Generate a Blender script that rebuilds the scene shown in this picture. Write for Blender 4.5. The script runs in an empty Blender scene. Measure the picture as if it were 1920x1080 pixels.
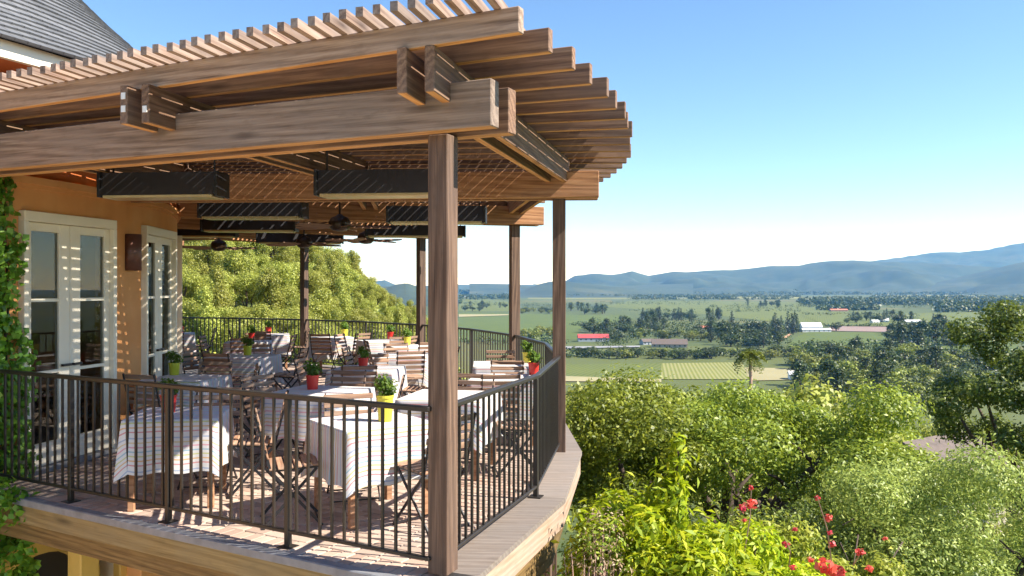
import bpy, bmesh, math, random
import numpy as np
from mathutils import Vector, Matrix, noise as mnoise

random.seed(7)
RNG = np.random.default_rng(7)
R = math.radians
sc = bpy.context.scene
COL = sc.collection

# ------------------------------------------------------------------ camera, sky, sun, exposure
EYE = 1.84                      # camera height above the terrace floor (z = 0)
F, HY = 1569.0, 536.5           # focal length and horizon row, in pixels of the 1920x1080 photograph
cam_d = bpy.data.cameras.new('camera')
cam = bpy.data.objects.new('camera', cam_d); COL.objects.link(cam)
cam.location = (0, 0, EYE); cam.rotation_euler = (R(90), 0, 0)
cam_d.sensor_width = 36; cam_d.lens = F / 1920 * 36
cam_d.shift_y = -(540 - HY) / 1920
cam_d.clip_start = 0.05; cam_d.clip_end = 60000
sc.camera = cam

SUN_AZ, SUN_EL = -14.0, 43.0    # azimuth from +X (towards -Y is negative)
world = bpy.data.worlds.new('World'); sc.world = world; world.use_nodes = True
wn = world.node_tree
sky = wn.nodes.new('ShaderNodeTexSky'); sky.sky_type = 'NISHITA'; sky.sun_disc = False
sky.sun_elevation = R(SUN_EL); sky.sun_rotation = R(90 - SUN_AZ)
sky.air_density = 1.0; sky.dust_density = 0.0; sky.ozone_density = 2.0; sky.altitude = 2600
bg = wn.nodes['Background']; bg.inputs['Strength'].default_value = 0.108
hs = wn.nodes.new('ShaderNodeHueSaturation'); hs.inputs['Saturation'].default_value = 1.08
wn.links.new(sky.outputs['Color'], hs.inputs['Color']); wn.links.new(hs.outputs['Color'], bg.inputs['Color'])
sun_dir = Vector((math.cos(R(SUN_EL)) * math.cos(R(SUN_AZ)), math.cos(R(SUN_EL)) * math.sin(R(SUN_AZ)), math.sin(R(SUN_EL))))
sl = bpy.data.lights.new('sun', 'SUN'); sl.energy = 4.9; sl.angle = R(0.53); sl.color = (1.0, 0.94, 0.85)
so = bpy.data.objects.new('sun', sl); COL.objects.link(so)
so.rotation_euler = (-sun_dir).to_track_quat('-Z', 'Y').to_euler(); so.location = sun_dir * 60
sc.view_settings.view_transform = 'Standard'; sc.view_settings.look = 'None'
sc.view_settings.exposure = 1.3; sc.view_settings.gamma = 1.0
try: sc.view_settings.use_curve_mapping = False
except Exception: pass
sc.render.engine = 'CYCLES'
cy = sc.cycles
cy.use_denoising = True; cy.max_bounces = 9; cy.diffuse_bounces = 7; cy.glossy_bounces = 3
cy.transmission_bounces = 4; cy.transparent_max_bounces = 10; cy.volume_bounces = 0; cy.caustics_reflective = False; cy.caustics_refractive = False
cy.sample_clamp_indirect = 10.0

# ------------------------------------------------------------------ helpers
WM = {}
def link(o, parent=None, M=None):
    """Link an object at world matrix M, as a child when a parent is given."""
    M = M or Matrix.Identity(4)
    COL.objects.link(o)
    WM[o.name] = M.copy()
    if parent is not None:
        o.parent = parent
        o.matrix_basis = WM[parent.name].inverted() @ M
    else:
        o.matrix_basis = M
    return o

def T(x, y, z, rz=0.0, ry=0.0, rx=0.0):
    return Matrix.Translation((x, y, z)) @ Matrix.Rotation(rz, 4, 'Z') @ Matrix.Rotation(ry, 4, 'Y') @ Matrix.Rotation(rx, 4, 'X')

def tag(o, label=None, cat=None, group=None, kind=None):
    if label: o['label'] = label
    if cat: o['category'] = cat
    if group: o['group'] = group
    if kind: o['kind'] = kind
    return o

def empty(name, M, **k):
    e = bpy.data.objects.new(name, None); e.empty_display_size = 0.1
    link(e, None, M); tag(e, **k); return e

def mesh(name, v, f, mats, smooth=False, mi=None):
    me = bpy.data.meshes.new(name)
    me.from_pydata([tuple(p) for p in v], [], [tuple(q) for q in f])
    for m in (mats if isinstance(mats, (list, tuple)) else [mats]): me.materials.append(m)
    if smooth: me.polygons.foreach_set('use_smooth', [True] * len(me.polygons))
    if mi is not None: me.polygons.foreach_set('material_index', mi)
    me.update(); return me

def obj(name, me, parent=None, M=None, **k):
    o = bpy.data.objects.new(name, me); link(o, parent, M); tag(o, **k); return o

BOX = {}
def boxmesh(L, W, H, m, bev=0.0, under=None):
    key = (round(L, 3), round(W, 3), round(H, 3), m.name, bev, under.name if under else '')
    if key not in BOX:
        bm = bmesh.new(); bmesh.ops.create_cube(bm, size=1.0)
        bmesh.ops.scale(bm, vec=(L, W, H), verts=bm.verts)
        if bev: bmesh.ops.bevel(bm, geom=bm.edges[:], offset=bev, segments=1, affect='EDGES')
        me = bpy.data.meshes.new('box'); bm.to_mesh(me); bm.free(); me.materials.append(m); BOX[key] = me
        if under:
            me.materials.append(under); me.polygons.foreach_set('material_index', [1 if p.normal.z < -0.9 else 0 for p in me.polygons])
    return BOX[key]

def box(name, L, W, H, m, parent=None, M=None, bev=0.0, under=None, **k):
    return obj(name, boxmesh(L, W, H, m, bev, under), parent, M, **k)

def bar_between(name, a, b, W, H, m, parent=None, bev=0.0, up=Vector((0, 0, 1)), under=None):
    """A straight bar from a to b (local X along its length)."""
    a, b = Vector(a), Vector(b); d = b - a; L = d.length
    x = d.normalized(); y = up.cross(x)
    if y.length < 1e-5: y = Vector((0, 1, 0)).cross(x)
    y.normalize(); z = x.cross(y)
    M = Matrix((x, y, z)).transposed().to_4x4(); M.translation = (a + b) / 2
    return box(name, L, W, H, m, parent, M, bev, under)

def lathe(prof, n=20, cap=True):
    v, f = [], []
    for r, z in prof:
        for i in range(n):
            a = 2 * math.pi * i / n; v.append((r * math.cos(a), r * math.sin(a), z))
    for k in range(len(prof) - 1):
        for i in range(n):
            j = (i + 1) % n; f.append((k * n + i, k * n + j, (k + 1) * n + j, (k + 1) * n + i))
    if cap:
        f.append(tuple(range(n - 1, -1, -1))); f.append(tuple((len(prof) - 1) * n + i for i in range(n)))
    return v, f

def prism(poly, z0, z1):
    n = len(poly)
    v = [(x, y, z0) for x, y in poly] + [(x, y, z1) for x, y in poly]
    f = [tuple(range(n - 1, -1, -1)), tuple(range(n, 2 * n))] + [(i, (i + 1) % n, n + (i + 1) % n, n + i) for i in range(n)]
    return v, f

def join(parts):
    v, f = [], []
    for a, b in parts:
        o = len(v); v += list(a); f += [tuple(i + o for i in q) for q in b]
    return v, f

def cube_vf(x0, x1, y0, y1, z0, z1):
    return prism([(x0, y0), (x1, y0), (x1, y1), (x0, y1)], z0, z1)

def tube(pts, rad, n=7):
    v, f = [], []
    pts = [Vector(p) for p in pts]
    for k, p in enumerate(pts):
        t = (pts[min(k + 1, len(pts) - 1)] - pts[max(k - 1, 0)]).normalized()
        a = t.cross(Vector((0.3, 0.9, 0.1)))
        if a.length < 1e-4: a = t.cross(Vector((1, 0, 0)))
        a.normalize(); b = t.cross(a)
        for i in range(n):
            w = 2 * math.pi * i / n; v.append(tuple(p + (a * math.cos(w) + b * math.sin(w)) * rad[k]))
    for k in range(len(pts) - 1):
        for i in range(n):
            j = (i + 1) % n; f.append((k * n + i, k * n + j, (k + 1) * n + j, (k + 1) * n + i))
    f.append(tuple(range(n - 1, -1, -1))); f.append(tuple((len(pts) - 1) * n + i for i in range(n)))
    return v, f

def px(x, y=None, d=None, z=None):
    """Direction of a pixel, taken to distance d or to the level z it rests on."""
    if d is None: d = F * (EYE - z) / (y - HY)
    X = (x - 960) / F * d
    Z = EYE - (y - HY) * d / F if z is None else z
    return X, d, Z

def np_mesh(name, V, quads, mats, smooth=False, mi=None):
    me = bpy.data.meshes.new(name)
    nv, nq = len(V), len(quads)
    me.vertices.add(nv); me.vertices.foreach_set('co', np.asarray(V, np.float32).ravel())
    k = quads.shape[1]
    me.loops.add(nq * k); me.loops.foreach_set('vertex_index', quads.astype(np.int32).ravel())
    me.polygons.add(nq); me.polygons.foreach_set('loop_start', np.arange(0, nq * k, k, dtype=np.int32))
    for m in (mats if isinstance(mats, (list, tuple)) else [mats]): me.materials.append(m)
    if mi is not None: me.polygons.foreach_set('material_index', np.asarray(mi, np.int32))
    if smooth: me.polygons.foreach_set('use_smooth', np.ones(nq, bool))
    me.update(calc_edges=True); me.validate(); return me

def leaves(P, N, size, aspect=0.5, fold=0.18, rng=RNG, droop=0.0):
    """Kite-shaped leaves at points P, facing about N. Returns verts (4n,3), quads (n,4)."""
    n = len(P)
    size = np.broadcast_to(np.asarray(size, float), (n,))
    N = N + rng.normal(0, 0.55, (n, 3)); N /= np.linalg.norm(N, axis=1)[:, None] + 1e-9
    A = rng.normal(0, 1, (n, 3)); A[:, 2] -= droop
    t = A - (A * N).sum(1)[:, None] * N; t /= np.linalg.norm(t, axis=1)[:, None] + 1e-9
    b = np.cross(N, t)
    L = size[:, None]; w = L * aspect * 0.5
    base = P - t * L * 0.5; tip = P + t * L * 0.5 - N * L * 0.08
    l = P - t * L * 0.06 + b * w + N * L * fold * 0.5; r = P - t * L * 0.06 - b * w + N * L * fold * 0.5
    V = np.stack([base, r, tip, l], 1).reshape(-1, 3)
    return V, np.arange(4 * n).reshape(n, 4)

def clump_points(clumps, n, rng=RNG, inner=0.55, squash=1.0):
    """Points spread through the outer shells of several ellipsoid clumps (x,y,z,rx,ry,rz)."""
    C = np.asarray(clumps, float)
    wgt = (C[:, 3] * C[:, 4] * C[:, 5]) ** (2 / 3); wgt /= wgt.sum()
    k = rng.choice(len(C), n, p=wgt)
    D = rng.normal(0, 1, (n, 3)); D /= np.linalg.norm(D, axis=1)[:, None]
    s = (inner ** 3 + (1 - inner ** 3) * rng.random(n)) ** (1 / 3)
    s *= 1 + 0.18 * rng.normal(0, 1, n) * (rng.random(n) < 0.35)
    P = C[k, :3] + D * C[k, 3:6] * s[:, None]
    N = D / C[k, 3:6]; N /= np.linalg.norm(N, axis=1)[:, None]
    N[:, 2] += 0.35
    return P, N

# ------------------------------------------------------------------ materials
def new_mat(name):
    m = bpy.data.materials.new(name); m.use_nodes = True
    nt = m.node_tree; nt.nodes.clear(); return m, nt

class G:
    """Tiny node-graph builder."""
    def __init__(s, nt): s.nt = nt
    def n(s, typ, inp=None, **props):
        nd = s.nt.nodes.new('ShaderNode' + typ)
        for k, v in props.items(): setattr(nd, k, v)
        for k, v in (inp or {}).items():
            sock = nd.inputs[k]
            if hasattr(v, 'is_output'): s.nt.links.new(v, sock)
            else: sock.default_value = v
        return nd
    def ramp(s, fac, stops, interp='LINEAR'):
        nd = s.n('ValToRGB', {'Fac': fac}); cr = nd.color_ramp; cr.interpolation = interp
        while len(cr.elements) < len(stops): cr.elements.new(0.5)
        for e, (p, c) in zip(cr.elements, stops):
            e.position = p; e.color = (c[0], c[1], c[2], 1) if len(c) == 3 else c
        return nd.outputs['Color']
    def noise(s, vec, scale, detail=4, rough=0.55, dist=0.0):
        return s.n('TexNoise', {'Vector': vec, 'Scale': scale, 'Detail': detail, 'Roughness': rough, 'Distortion': dist}).outputs['Fac']
    def mapping(s, vec, scale=(1, 1, 1), loc=(0, 0, 0)):
        return s.n('Mapping', {'Vector': vec, 'Scale': scale, 'Location': loc}).outputs['Vector']
    def mix(s, fac, a, b, mode='MIX'):
        nd = s.n('MixRGB', {'Fac': fac, 'Color1': a, 'Color2': b}, blend_type=mode); return nd.outputs['Color']
    def math(s, op, a, b=0.0, clamp=False):
        nd = s.n('Math', {0: a, 1: b}, operation=op); nd.use_clamp = clamp; return nd.outputs[0]
    def vadd(s, a, b): return s.n('VectorMath', {0: a, 1: b}, operation='ADD').outputs[0]
    def bump(s, h, strength=0.3, dist=0.01):
        return s.n('Bump', {'Height': h, 'Strength': strength, 'Distance': dist}).outputs['Normal']
    def out(s, sh): s.nt.links.new(sh, s.n('OutputMaterial').inputs['Surface'])
    def bsdf(s, **k):
        inp = {kk.replace('_', ' '): v for kk, v in k.items()}
        return s.n('BsdfPrincipled', inp).outputs['BSDF']

def c4(c): return (c[0], c[1], c[2], 1.0)

def wood(name, dark, mid, light, rough=0.75, grey=None, greyamt=0.5, bump=0.35):
    m, nt = new_mat(name); g = G(nt)
    tc = g.n('TexCoord').outputs['Object']; rnd = g.n('ObjectInfo').outputs['Random']
    off = g.n('CombineXYZ', {'X': g.math('MULTIPLY', rnd, 57.0), 'Y': g.math('MULTIPLY', rnd, 31.0), 'Z': g.math('MULTIPLY', rnd, 13.0)}).outputs[0]
    v = g.vadd(tc, off)
    warp = g.noise(g.mapping(v, (0.7, 3.0, 3.0)), 1.3, 2)
    gr = g.n('TexWave', {'Vector': g.mapping(v, (0.35, 6.0, 6.0)), 'Scale': 1.6, 'Distortion': 9.0, 'Detail': 3.0, 'Detail Scale': 0.9}, wave_type='BANDS', bands_direction='DIAGONAL').outputs['Fac']
    fine = g.noise(g.mapping(v, (1.6, 60, 60)), 1.5, 5, 0.65)
    stain = g.noise(g.mapping(v, (1.2, 2.5, 2.5)), 1.1, 4, 0.6)
    col = g.ramp(g.math('ADD', g.math('MULTIPLY', gr, 0.22), g.math('MULTIPLY', fine, 0.85)), [(0.3, dark), (0.52, mid), (0.74, light)])
    if grey: col = g.mix(g.ramp(stain, [(0.38, (0, 0, 0)), (0.62, (greyamt,) * 3)]), col, c4(grey))
    # knots
    kn = g.n('TexVoronoi', {'Vector': g.mapping(v, (0.9, 4.2, 4.2)), 'Scale': 0.9}).outputs['Distance']
    col = g.mix(g.ramp(kn, [(0.0, (0.9,) * 3), (0.13, (0, 0, 0))]), col, c4([x * 0.35 for x in dark]))
    wear = g.noise(g.mapping(v, (3, 9, 9)), 2.0, 3)
    col = g.mix(g.ramp(wear, [(0.55, (0, 0, 0)), (0.75, (0.45,) * 3)]), col, c4([x * 0.55 for x in mid]))
    tint = g.n('HueSaturation', {'Color': col, 'Value': g.math('ADD', 0.82, g.math('MULTIPLY', rnd, 0.36))}).outputs['Color']
    h = g.math('ADD', g.math('MULTIPLY', fine, 0.7), g.math('MULTIPLY', gr, 0.4))
    g.out(g.bsdf(Base_Color=tint, Roughness=rough, Normal=g.bump(h, bump, 0.006)))
    return m

WOOD_GREY = wood('weathered_wood', (0.10, 0.062, 0.042), (0.26, 0.178, 0.128), (0.40, 0.30, 0.23), grey=(0.27, 0.21, 0.17), greyamt=0.6)
WOOD_BEAM = wood('redwood_beam', (0.085, 0.042, 0.025), (0.20, 0.108, 0.062), (0.31, 0.185, 0.11), grey=(0.17, 0.115, 0.085), greyamt=0.5)
WOOD_ORANGE = wood('redwood_inner_beam', (0.17, 0.07, 0.028), (0.36, 0.165, 0.068), (0.48, 0.25, 0.12), grey=(0.30, 0.16, 0.085), greyamt=0.5)
WOOD_UNDER = wood('orange_redwood_underside', (0.34, 0.15, 0.045), (0.52, 0.26, 0.085), (0.62, 0.35, 0.14))  # more orange tone for the bottom faces of beams, joists and rafters
WOOD_POST = wood('post_wood', (0.05, 0.027, 0.017), (0.115, 0.064, 0.04), (0.20, 0.122, 0.08), grey=(0.12, 0.078, 0.056), greyamt=0.5)
WOOD_BATTEN = wood('batten_wood', (0.13, 0.075, 0.055), (0.27, 0.18, 0.135), (0.38, 0.28, 0.22), grey=(0.27, 0.22, 0.19), greyamt=0.6)
WOOD_FASCIA = wood('fascia_wood', (0.15, 0.098, 0.034), (0.235, 0.165, 0.066), (0.30, 0.22, 0.095), grey=(0.22, 0.175, 0.095), greyamt=0.5)
WOOD_RIM = wood('rim_wood', (0.08, 0.045, 0.012), (0.15, 0.09, 0.028), (0.22, 0.14, 0.05))
WOOD_CAP = wood('cap_wood', (0.15, 0.115, 0.09), (0.21, 0.17, 0.14), (0.27, 0.225, 0.19), grey=(0.20, 0.175, 0.155), greyamt=0.5, bump=0.15)
WOOD_PEACH = wood('edge_board_wood', (0.26, 0.16, 0.10), (0.35, 0.23, 0.155), (0.41, 0.30, 0.22), grey=(0.32, 0.26, 0.22), greyamt=0.5, bump=0.12)
WOOD_SLAT = wood('slat_wood', (0.14, 0.065, 0.036), (0.31, 0.165, 0.095), (0.47, 0.29, 0.185), grey=(0.36, 0.26, 0.19), greyamt=0.6, bump=0.15)
WOOD_TABLE = wood('table_wood', (0.22, 0.10, 0.05), (0.36, 0.18, 0.09), (0.45, 0.25, 0.14))
WOOD_BLADE = wood('blade_wood', (0.16, 0.08, 0.05), (0.28, 0.16, 0.10), (0.38, 0.24, 0.17))

def simple(name, col, rough=0.6, var=0.12, scale=6.0, metal=0.0, bump=0.0, bscale=40.0, spec=None):
    m, nt = new_mat(name); g = G(nt)
    tc = g.n('TexCoord').outputs['Object']; rnd = g.n('ObjectInfo').outputs['Random']
    nz = g.noise(tc, scale, 5, 0.6)
    a = [max(0, x * (1 - var)) for x in col]; b = [min(1, x * (1 + var)) for x in col]
    c = g.ramp(nz, [(0.3, a), (0.7, b)])
    c = g.n('HueSaturation', {'Color': c, 'Value': g.math('ADD', 1 - var * 0.5, g.math('MULTIPLY', rnd, var))}).outputs['Color']
    k = dict(Base_Color=c, Roughness=rough, Metallic=metal)
    if bump: k['Normal'] = g.bump(g.noise(tc, bscale, 4, 0.6), bump, 0.01)
    g.out(g.bsdf(**k)); return m

METAL_RAIL = simple('bronze_rail_paint', (0.024, 0.019, 0.015), 0.42, 0.2, 5.0)
METAL_BLACK = simple('black_metal', (0.018, 0.018, 0.022), 0.4, 0.2)
METAL_FAN = simple('bronze_fan', (0.06, 0.04, 0.028), 0.35, 0.2, metal=0.5)
METAL_HEATER = simple('heater_shell', (0.032, 0.031, 0.034), 0.5, 0.25, 3.0)
BRASS = simple('heater_reflector', (0.62, 0.47, 0.26), 0.3, 0.1, metal=0.6)
COPPER = simple('copper_sconce', (0.13, 0.06, 0.045), 0.45, 0.35, 7.0, metal=0.3)
CREAM = simple('cream_paint', (0.82, 0.75, 0.60), 0.45, 0.04, 3.0)
CREAM_WALL = simple('cream_stucco', (0.72, 0.60, 0.42), 0.8, 0.06, 2.0, bump=0.2)
YELLOW_TRIM = simple('ochre_trim', (0.62, 0.40, 0.10), 0.7, 0.1, 3.0)
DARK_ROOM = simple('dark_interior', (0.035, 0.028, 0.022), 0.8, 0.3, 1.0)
TERRACOTTA = simple('terracotta', (0.42, 0.13, 0.06), 0.7, 0.15)
POT_RED = simple('red_glaze', (0.62, 0.035, 0.025), 0.35, 0.06)
POT_LIME = simple('lime_glaze', (0.50, 0.52, 0.035), 0.35, 0.06)
POT_YELLOW = simple('yellow_glaze', (0.68, 0.58, 0.06), 0.35, 0.06)
SOIL = simple('soil', (0.03, 0.02, 0.013), 0.9, 0.3)
WHITE_SPOT = simple('white_square', (0.8, 0.78, 0.75), 0.4, 0.02)
GREY_NOSING = simple('grey_stone_nosing', (0.19, 0.195, 0.21), 0.6, 0.2, 9.0, bump=0.15)

def stucco(name, col, col2):
    m, nt = new_mat(name); g = G(nt)
    tc = g.n('TexCoord').outputs['Object']
    big = g.noise(tc, 0.9, 4, 0.6); fine = g.noise(tc, 60, 4, 0.6); drip = g.noise(g.mapping(tc, (5, 5, 0.5)), 1.0, 4)
    c = g.ramp(big, [(0.32, col), (0.68, col2)])
    c = g.mix(g.ramp(drip, [(0.5, (0, 0, 0)), (0.8, (0.25,) * 3)]), c, c4([x * 0.7 for x in col]))
    g.out(g.bsdf(Base_Color=c, Roughness=0.85, Normal=g.bump(fine, 0.25, 0.006))); return m
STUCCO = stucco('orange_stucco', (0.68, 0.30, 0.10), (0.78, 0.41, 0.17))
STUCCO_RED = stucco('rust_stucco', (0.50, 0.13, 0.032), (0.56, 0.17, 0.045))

def slate_mat():
    m, nt = new_mat('grey_slate'); g = G(nt)
    uv = g.n('UVMap').outputs['UV']; rnd = g.n('ObjectInfo').outputs['Random']
    br = g.n('TexBrick', {'Vector': g.mapping(uv, (1, 1, 1)), 'Color1': (0.12, 0.125, 0.13, 1), 'Color2': (0.19, 0.195, 0.205, 1), 'Mortar': (0.05, 0.05, 0.055, 1),
                          'Scale': 1.0, 'Mortar Size': 0.006, 'Brick Width': 0.12, 'Row Height': 4.0})
    nz = g.noise(g.n('TexCoord').outputs['Object'], 3.0, 5)
    c = g.mix(0.35, br.outputs['Color'], g.ramp(nz, [(0.3, (0.09, 0.09, 0.095)), (0.7, (0.2, 0.2, 0.21))]))
    c = g.n('HueSaturation', {'Color': c, 'Value': g.math('ADD', 0.85, g.math('MULTIPLY', rnd, 0.3))}).outputs['Color']
    g.out(g.bsdf(Base_Color=c, Roughness=0.55)); return m
SLATE = slate_mat()

def glass_mat():
    m, nt = new_mat('door_glass'); g = G(nt)
    fr = g.n('LayerWeight', {'Blend': 0.35}).outputs['Fresnel']
    tr = g.n('BsdfTransparent', {'Color': (0.7, 0.72, 0.7, 1)}).outputs[0]
    gl = g.n('BsdfGlossy', {'Color': (0.95, 0.97, 1, 1), 'Roughness': 0.0}).outputs[0]
    fac = g.math('ADD', g.math('MULTIPLY', fr, 0.16), 0.0, clamp=True)
    g.out(g.n('MixShader', {'Fac': fac, 1: tr, 2: gl}).outputs[0]); return m
GLASS = glass_mat()
GLASS_FAR = simple('far_window_glass', (0.05, 0.06, 0.075), 0.15, 0.1)

def brick_mat():
    m, nt = new_mat('terrace_brick'); g = G(nt)
    tc = g.n('TexCoord').outputs['Object']; rnd = g.n('ObjectInfo').outputs['Random']; isl = g.n('NewGeometry').outputs['Random Per Island']
    r2 = g.math('FRACT', g.math('ADD', rnd, isl))
    c = g.ramp(r2, [(0.0, (0.33, 0.22, 0.165)), (0.35, (0.46, 0.335, 0.26)), (0.7, (0.55, 0.42, 0.335)), (1.0, (0.50, 0.32, 0.235))])
    nz = g.noise(tc, 22, 5); big = g.noise(g.n('NewGeometry').outputs['Position'], 1.1, 4)
    c = g.mix(g.ramp(nz, [(0.35, (0.35,) * 3), (0.7, (0, 0, 0))]), c, (0.26, 0.19, 0.15, 1))
    c = g.mix(g.ramp(big, [(0.4, (0, 0, 0)), (0.7, (0.4,) * 3)]), c, (0.38, 0.33, 0.29, 1))
    g.out(g.bsdf(Base_Color=c, Roughness=0.85, Normal=g.bump(nz, 0.3, 0.004))); return m
BRICK = brick_mat()
MORTAR = simple('mortar_bed', (0.26, 0.23, 0.20), 0.9, 0.15, 8.0)

def cloth_mat(name, ground, stripes):
    m, nt = new_mat(name); g = G(nt)
    uv = g.n('UVMap').outputs['UV']; s = g.n('SeparateXYZ', {'Vector': uv})
    u = g.math('FRACT', g.math('MULTIPLY', s.outputs['Y'], 4.3))
    col = g.ramp(u, stripes, 'CONSTANT')
    weave = g.noise(g.mapping(uv, (90, 90, 1)), 3.0, 2)
    col = g.mix(g.math('MULTIPLY', weave, 0.12), col, (0.45, 0.43, 0.42, 1))
    df = g.n('BsdfDiffuse', {'Color': col, 'Roughness': 0.3}).outputs[0]
    tl = g.n('BsdfTranslucent', {'Color': col}).outputs[0]
    g.out(g.n('MixShader', {'Fac': 0.2, 1: df, 2: tl}).outputs[0]); return m
W_ = (0.74, 0.73, 0.74)
def stripes_():
    cols = [(0.62, 0.16, 0.18), (0.70, 0.38, 0.10), (0.55, 0.56, 0.16), (0.22, 0.46, 0.58), (0.70, 0.26, 0.36), (0.66, 0.50, 0.20), (0.30, 0.40, 0.60)]
    st = [(0.0, W_)]
    for i, c in enumerate(cols):
        p = 0.04 + i * 0.135
        st += [(p, tuple(0.25 * W_[k] + 0.75 * c[k] for k in range(3))), (p + 0.042, W_)]
    return st
CLOTH = cloth_mat('striped_tablecloth', W_, stripes_())

def leaf_mat(name, dark, mid, light, trans=0.35, rough=0.5, tcol=None, wood_tint=None):
    m, nt = new_mat(name); g = G(nt)
    geo = g.n('NewGeometry'); isl = geo.outputs['Random Per Island']; rnd = g.n('ObjectInfo').outputs['Random']
    patch = g.noise(geo.outputs['Position'], 0.55, 2)
    f = g.math('ADD', g.math('MULTIPLY', isl, 0.65), g.math('MULTIPLY', g.math('ADD', patch, g.math('MULTIPLY', rnd, 0.25)), 0.38))
    c = g.ramp(f, [(0.1, dark), (0.5, mid), (0.95, light)])
    c = g.n('HueSaturation', {'Color': c, 'Hue': g.math('ADD', 0.488, g.math('MULTIPLY', rnd, 0.024)), 'Value': g.math('ADD', 0.85, g.math('MULTIPLY', rnd, 0.3))}).outputs['Color']
    pb = g.bsdf(Base_Color=c, Roughness=rough)
    tl = g.n('BsdfTranslucent', {'Color': g.mix(0.5, c, c4(tcol or light))}).outputs[0]
    g.out(g.n('MixShader', {'Fac': trans, 1: pb, 2: tl}).outputs[0]); return m

LF_OAK = leaf_mat('oak_leaf', (0.05, 0.085, 0.008), (0.18, 0.245, 0.02), (0.4, 0.45, 0.05))
LF_DARK = leaf_mat('dark_oak_leaf', (0.03, 0.05, 0.01), (0.09, 0.13, 0.02), (0.24, 0.29, 0.04))
LF_OLIVE = leaf_mat('fine_shrub_leaf', (0.075, 0.11, 0.018), (0.235, 0.295, 0.05), (0.47, 0.52, 0.13))
LF_CITRUS = leaf_mat('citrus_leaf', (0.14, 0.26, 0.006), (0.37, 0.5, 0.01), (0.66, 0.66, 0.03), trans=0.42, rough=0.5, tcol=(0.45, 0.55, 0.02))
LF_VINE = leaf_mat('vine_leaf', (0.12, 0.18, 0.015), (0.29, 0.37, 0.035), (0.53, 0.54, 0.08), trans=0.4)
LF_IVY = leaf_mat('ivy_leaf', (0.05, 0.14, 0.012), (0.12, 0.28, 0.022), (0.25, 0.42, 0.04), trans=0.3, rough=0.35)
LF_POT = leaf_mat('herb_leaf', (0.04, 0.10, 0.012), (0.10, 0.20, 0.02), (0.22, 0.33, 0.03), trans=0.4)
LF_HILL = leaf_mat('hill_tree_leaf', (0.125, 0.145, 0.02), (0.29, 0.315, 0.046), (0.49, 0.49, 0.1))
LF_FAR = leaf_mat('valley_tree_leaf', (0.02, 0.037, 0.006), (0.048, 0.072, 0.01), (0.1, 0.13, 0.018), trans=0.2)
LF_FARL = leaf_mat('pale_valley_tree_leaf', (0.09, 0.115, 0.012), (0.18, 0.21, 0.024), (0.31, 0.33, 0.05), trans=0.2)
LF_CONE = leaf_mat('conifer_needle', (0.016, 0.034, 0.016), (0.032, 0.056, 0.024), (0.06, 0.088, 0.034), trans=0.15)
LF_PALM = leaf_mat('palm_frond', (0.05, 0.08, 0.01), (0.12, 0.16, 0.02), (0.24, 0.26, 0.04))
LF_DRY = leaf_mat('dry_leaf', (0.24, 0.16, 0.09), (0.38, 0.27, 0.16), (0.55, 0.42, 0.28), trans=0.3)
PETAL = leaf_mat('red_petal', (0.50, 0.03, 0.04), (0.66, 0.05, 0.06), (0.80, 0.16, 0.14), trans=0.4)
PETAL_W = leaf_mat('white_petal', (0.6, 0.6, 0.55), (0.75, 0.75, 0.7), (0.85, 0.85, 0.8), trans=0.3)
BARK = simple('bark', (0.075, 0.05, 0.036), 0.9, 0.4, 9.0, bump=0.6, bscale=25)
TWIG = simple('dry_twig', (0.42, 0.27, 0.2), 0.85, 0.3, 9.0)

def ground_mat():
    m, nt = new_mat('valley_ground'); g = G(nt)
    p = g.n('NewGeometry').outputs['Position']
    v = g.n('TexVoronoi', {'Vector': g.mapping(p, (1 / 420, 1 / 300, 0.0)), 'Scale': 1.0}); vc = g.n('SeparateColor', {'Color': v.outputs['Color']}).outputs[0]
    c = g.ramp(vc, [(0.0, (0.034, 0.060, 0.002)), (0.3, (0.072, 0.095, 0.004)), (0.55, (0.045, 0.076, 0.003)), (0.8, (0.11, 0.105, 0.014)), (1.0, (0.055, 0.08, 0.003))], 'CONSTANT')
    fine = g.noise(p, 0.06, 6, 0.65); c = g.mix(g.ramp(fine, [(0.35, (0.5,) * 3), (0.65, (0, 0, 0))]), c, (0.07, 0.095, 0.028, 1))
    near = g.noise(p, 1.6, 5, 0.65)
    c = g.mix(g.ramp(near, [(0.4, (0, 0, 0)), (0.75, (0.35,) * 3)]), c, (0.16, 0.13, 0.07, 1))
    g.out(g.bsdf(Base_Color=c, Roughness=0.95)); return m
GROUND = ground_mat()

def field_mat(name, a, b, row=None, ang=0.0, gap=(0.14, 0.14, 0.04), amt=0.6):
    m, nt = new_mat(name); g = G(nt)
    p = g.n('NewGeometry').outputs['Position']
    nz = g.noise(p, 0.02, 5, 0.6); c = g.ramp(nz, [(0.3, a), (0.7, b)])
    if row:
        mp = g.n('Mapping', {'Vector': p, 'Rotation': (0, 0, ang)}).outputs['Vector']
        w = g.n('TexWave', {'Vector': mp, 'Scale': 0.314 / row, 'Distortion': 0.3, 'Detail': 1.0}, wave_type='BANDS', bands_direction='X').outputs['Fac']
        c = g.mix(g.math('MULTIPLY', w, amt), c, c4(gap))
    g.out(g.bsdf(Base_Color=c, Roughness=0.95)); return m

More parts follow.
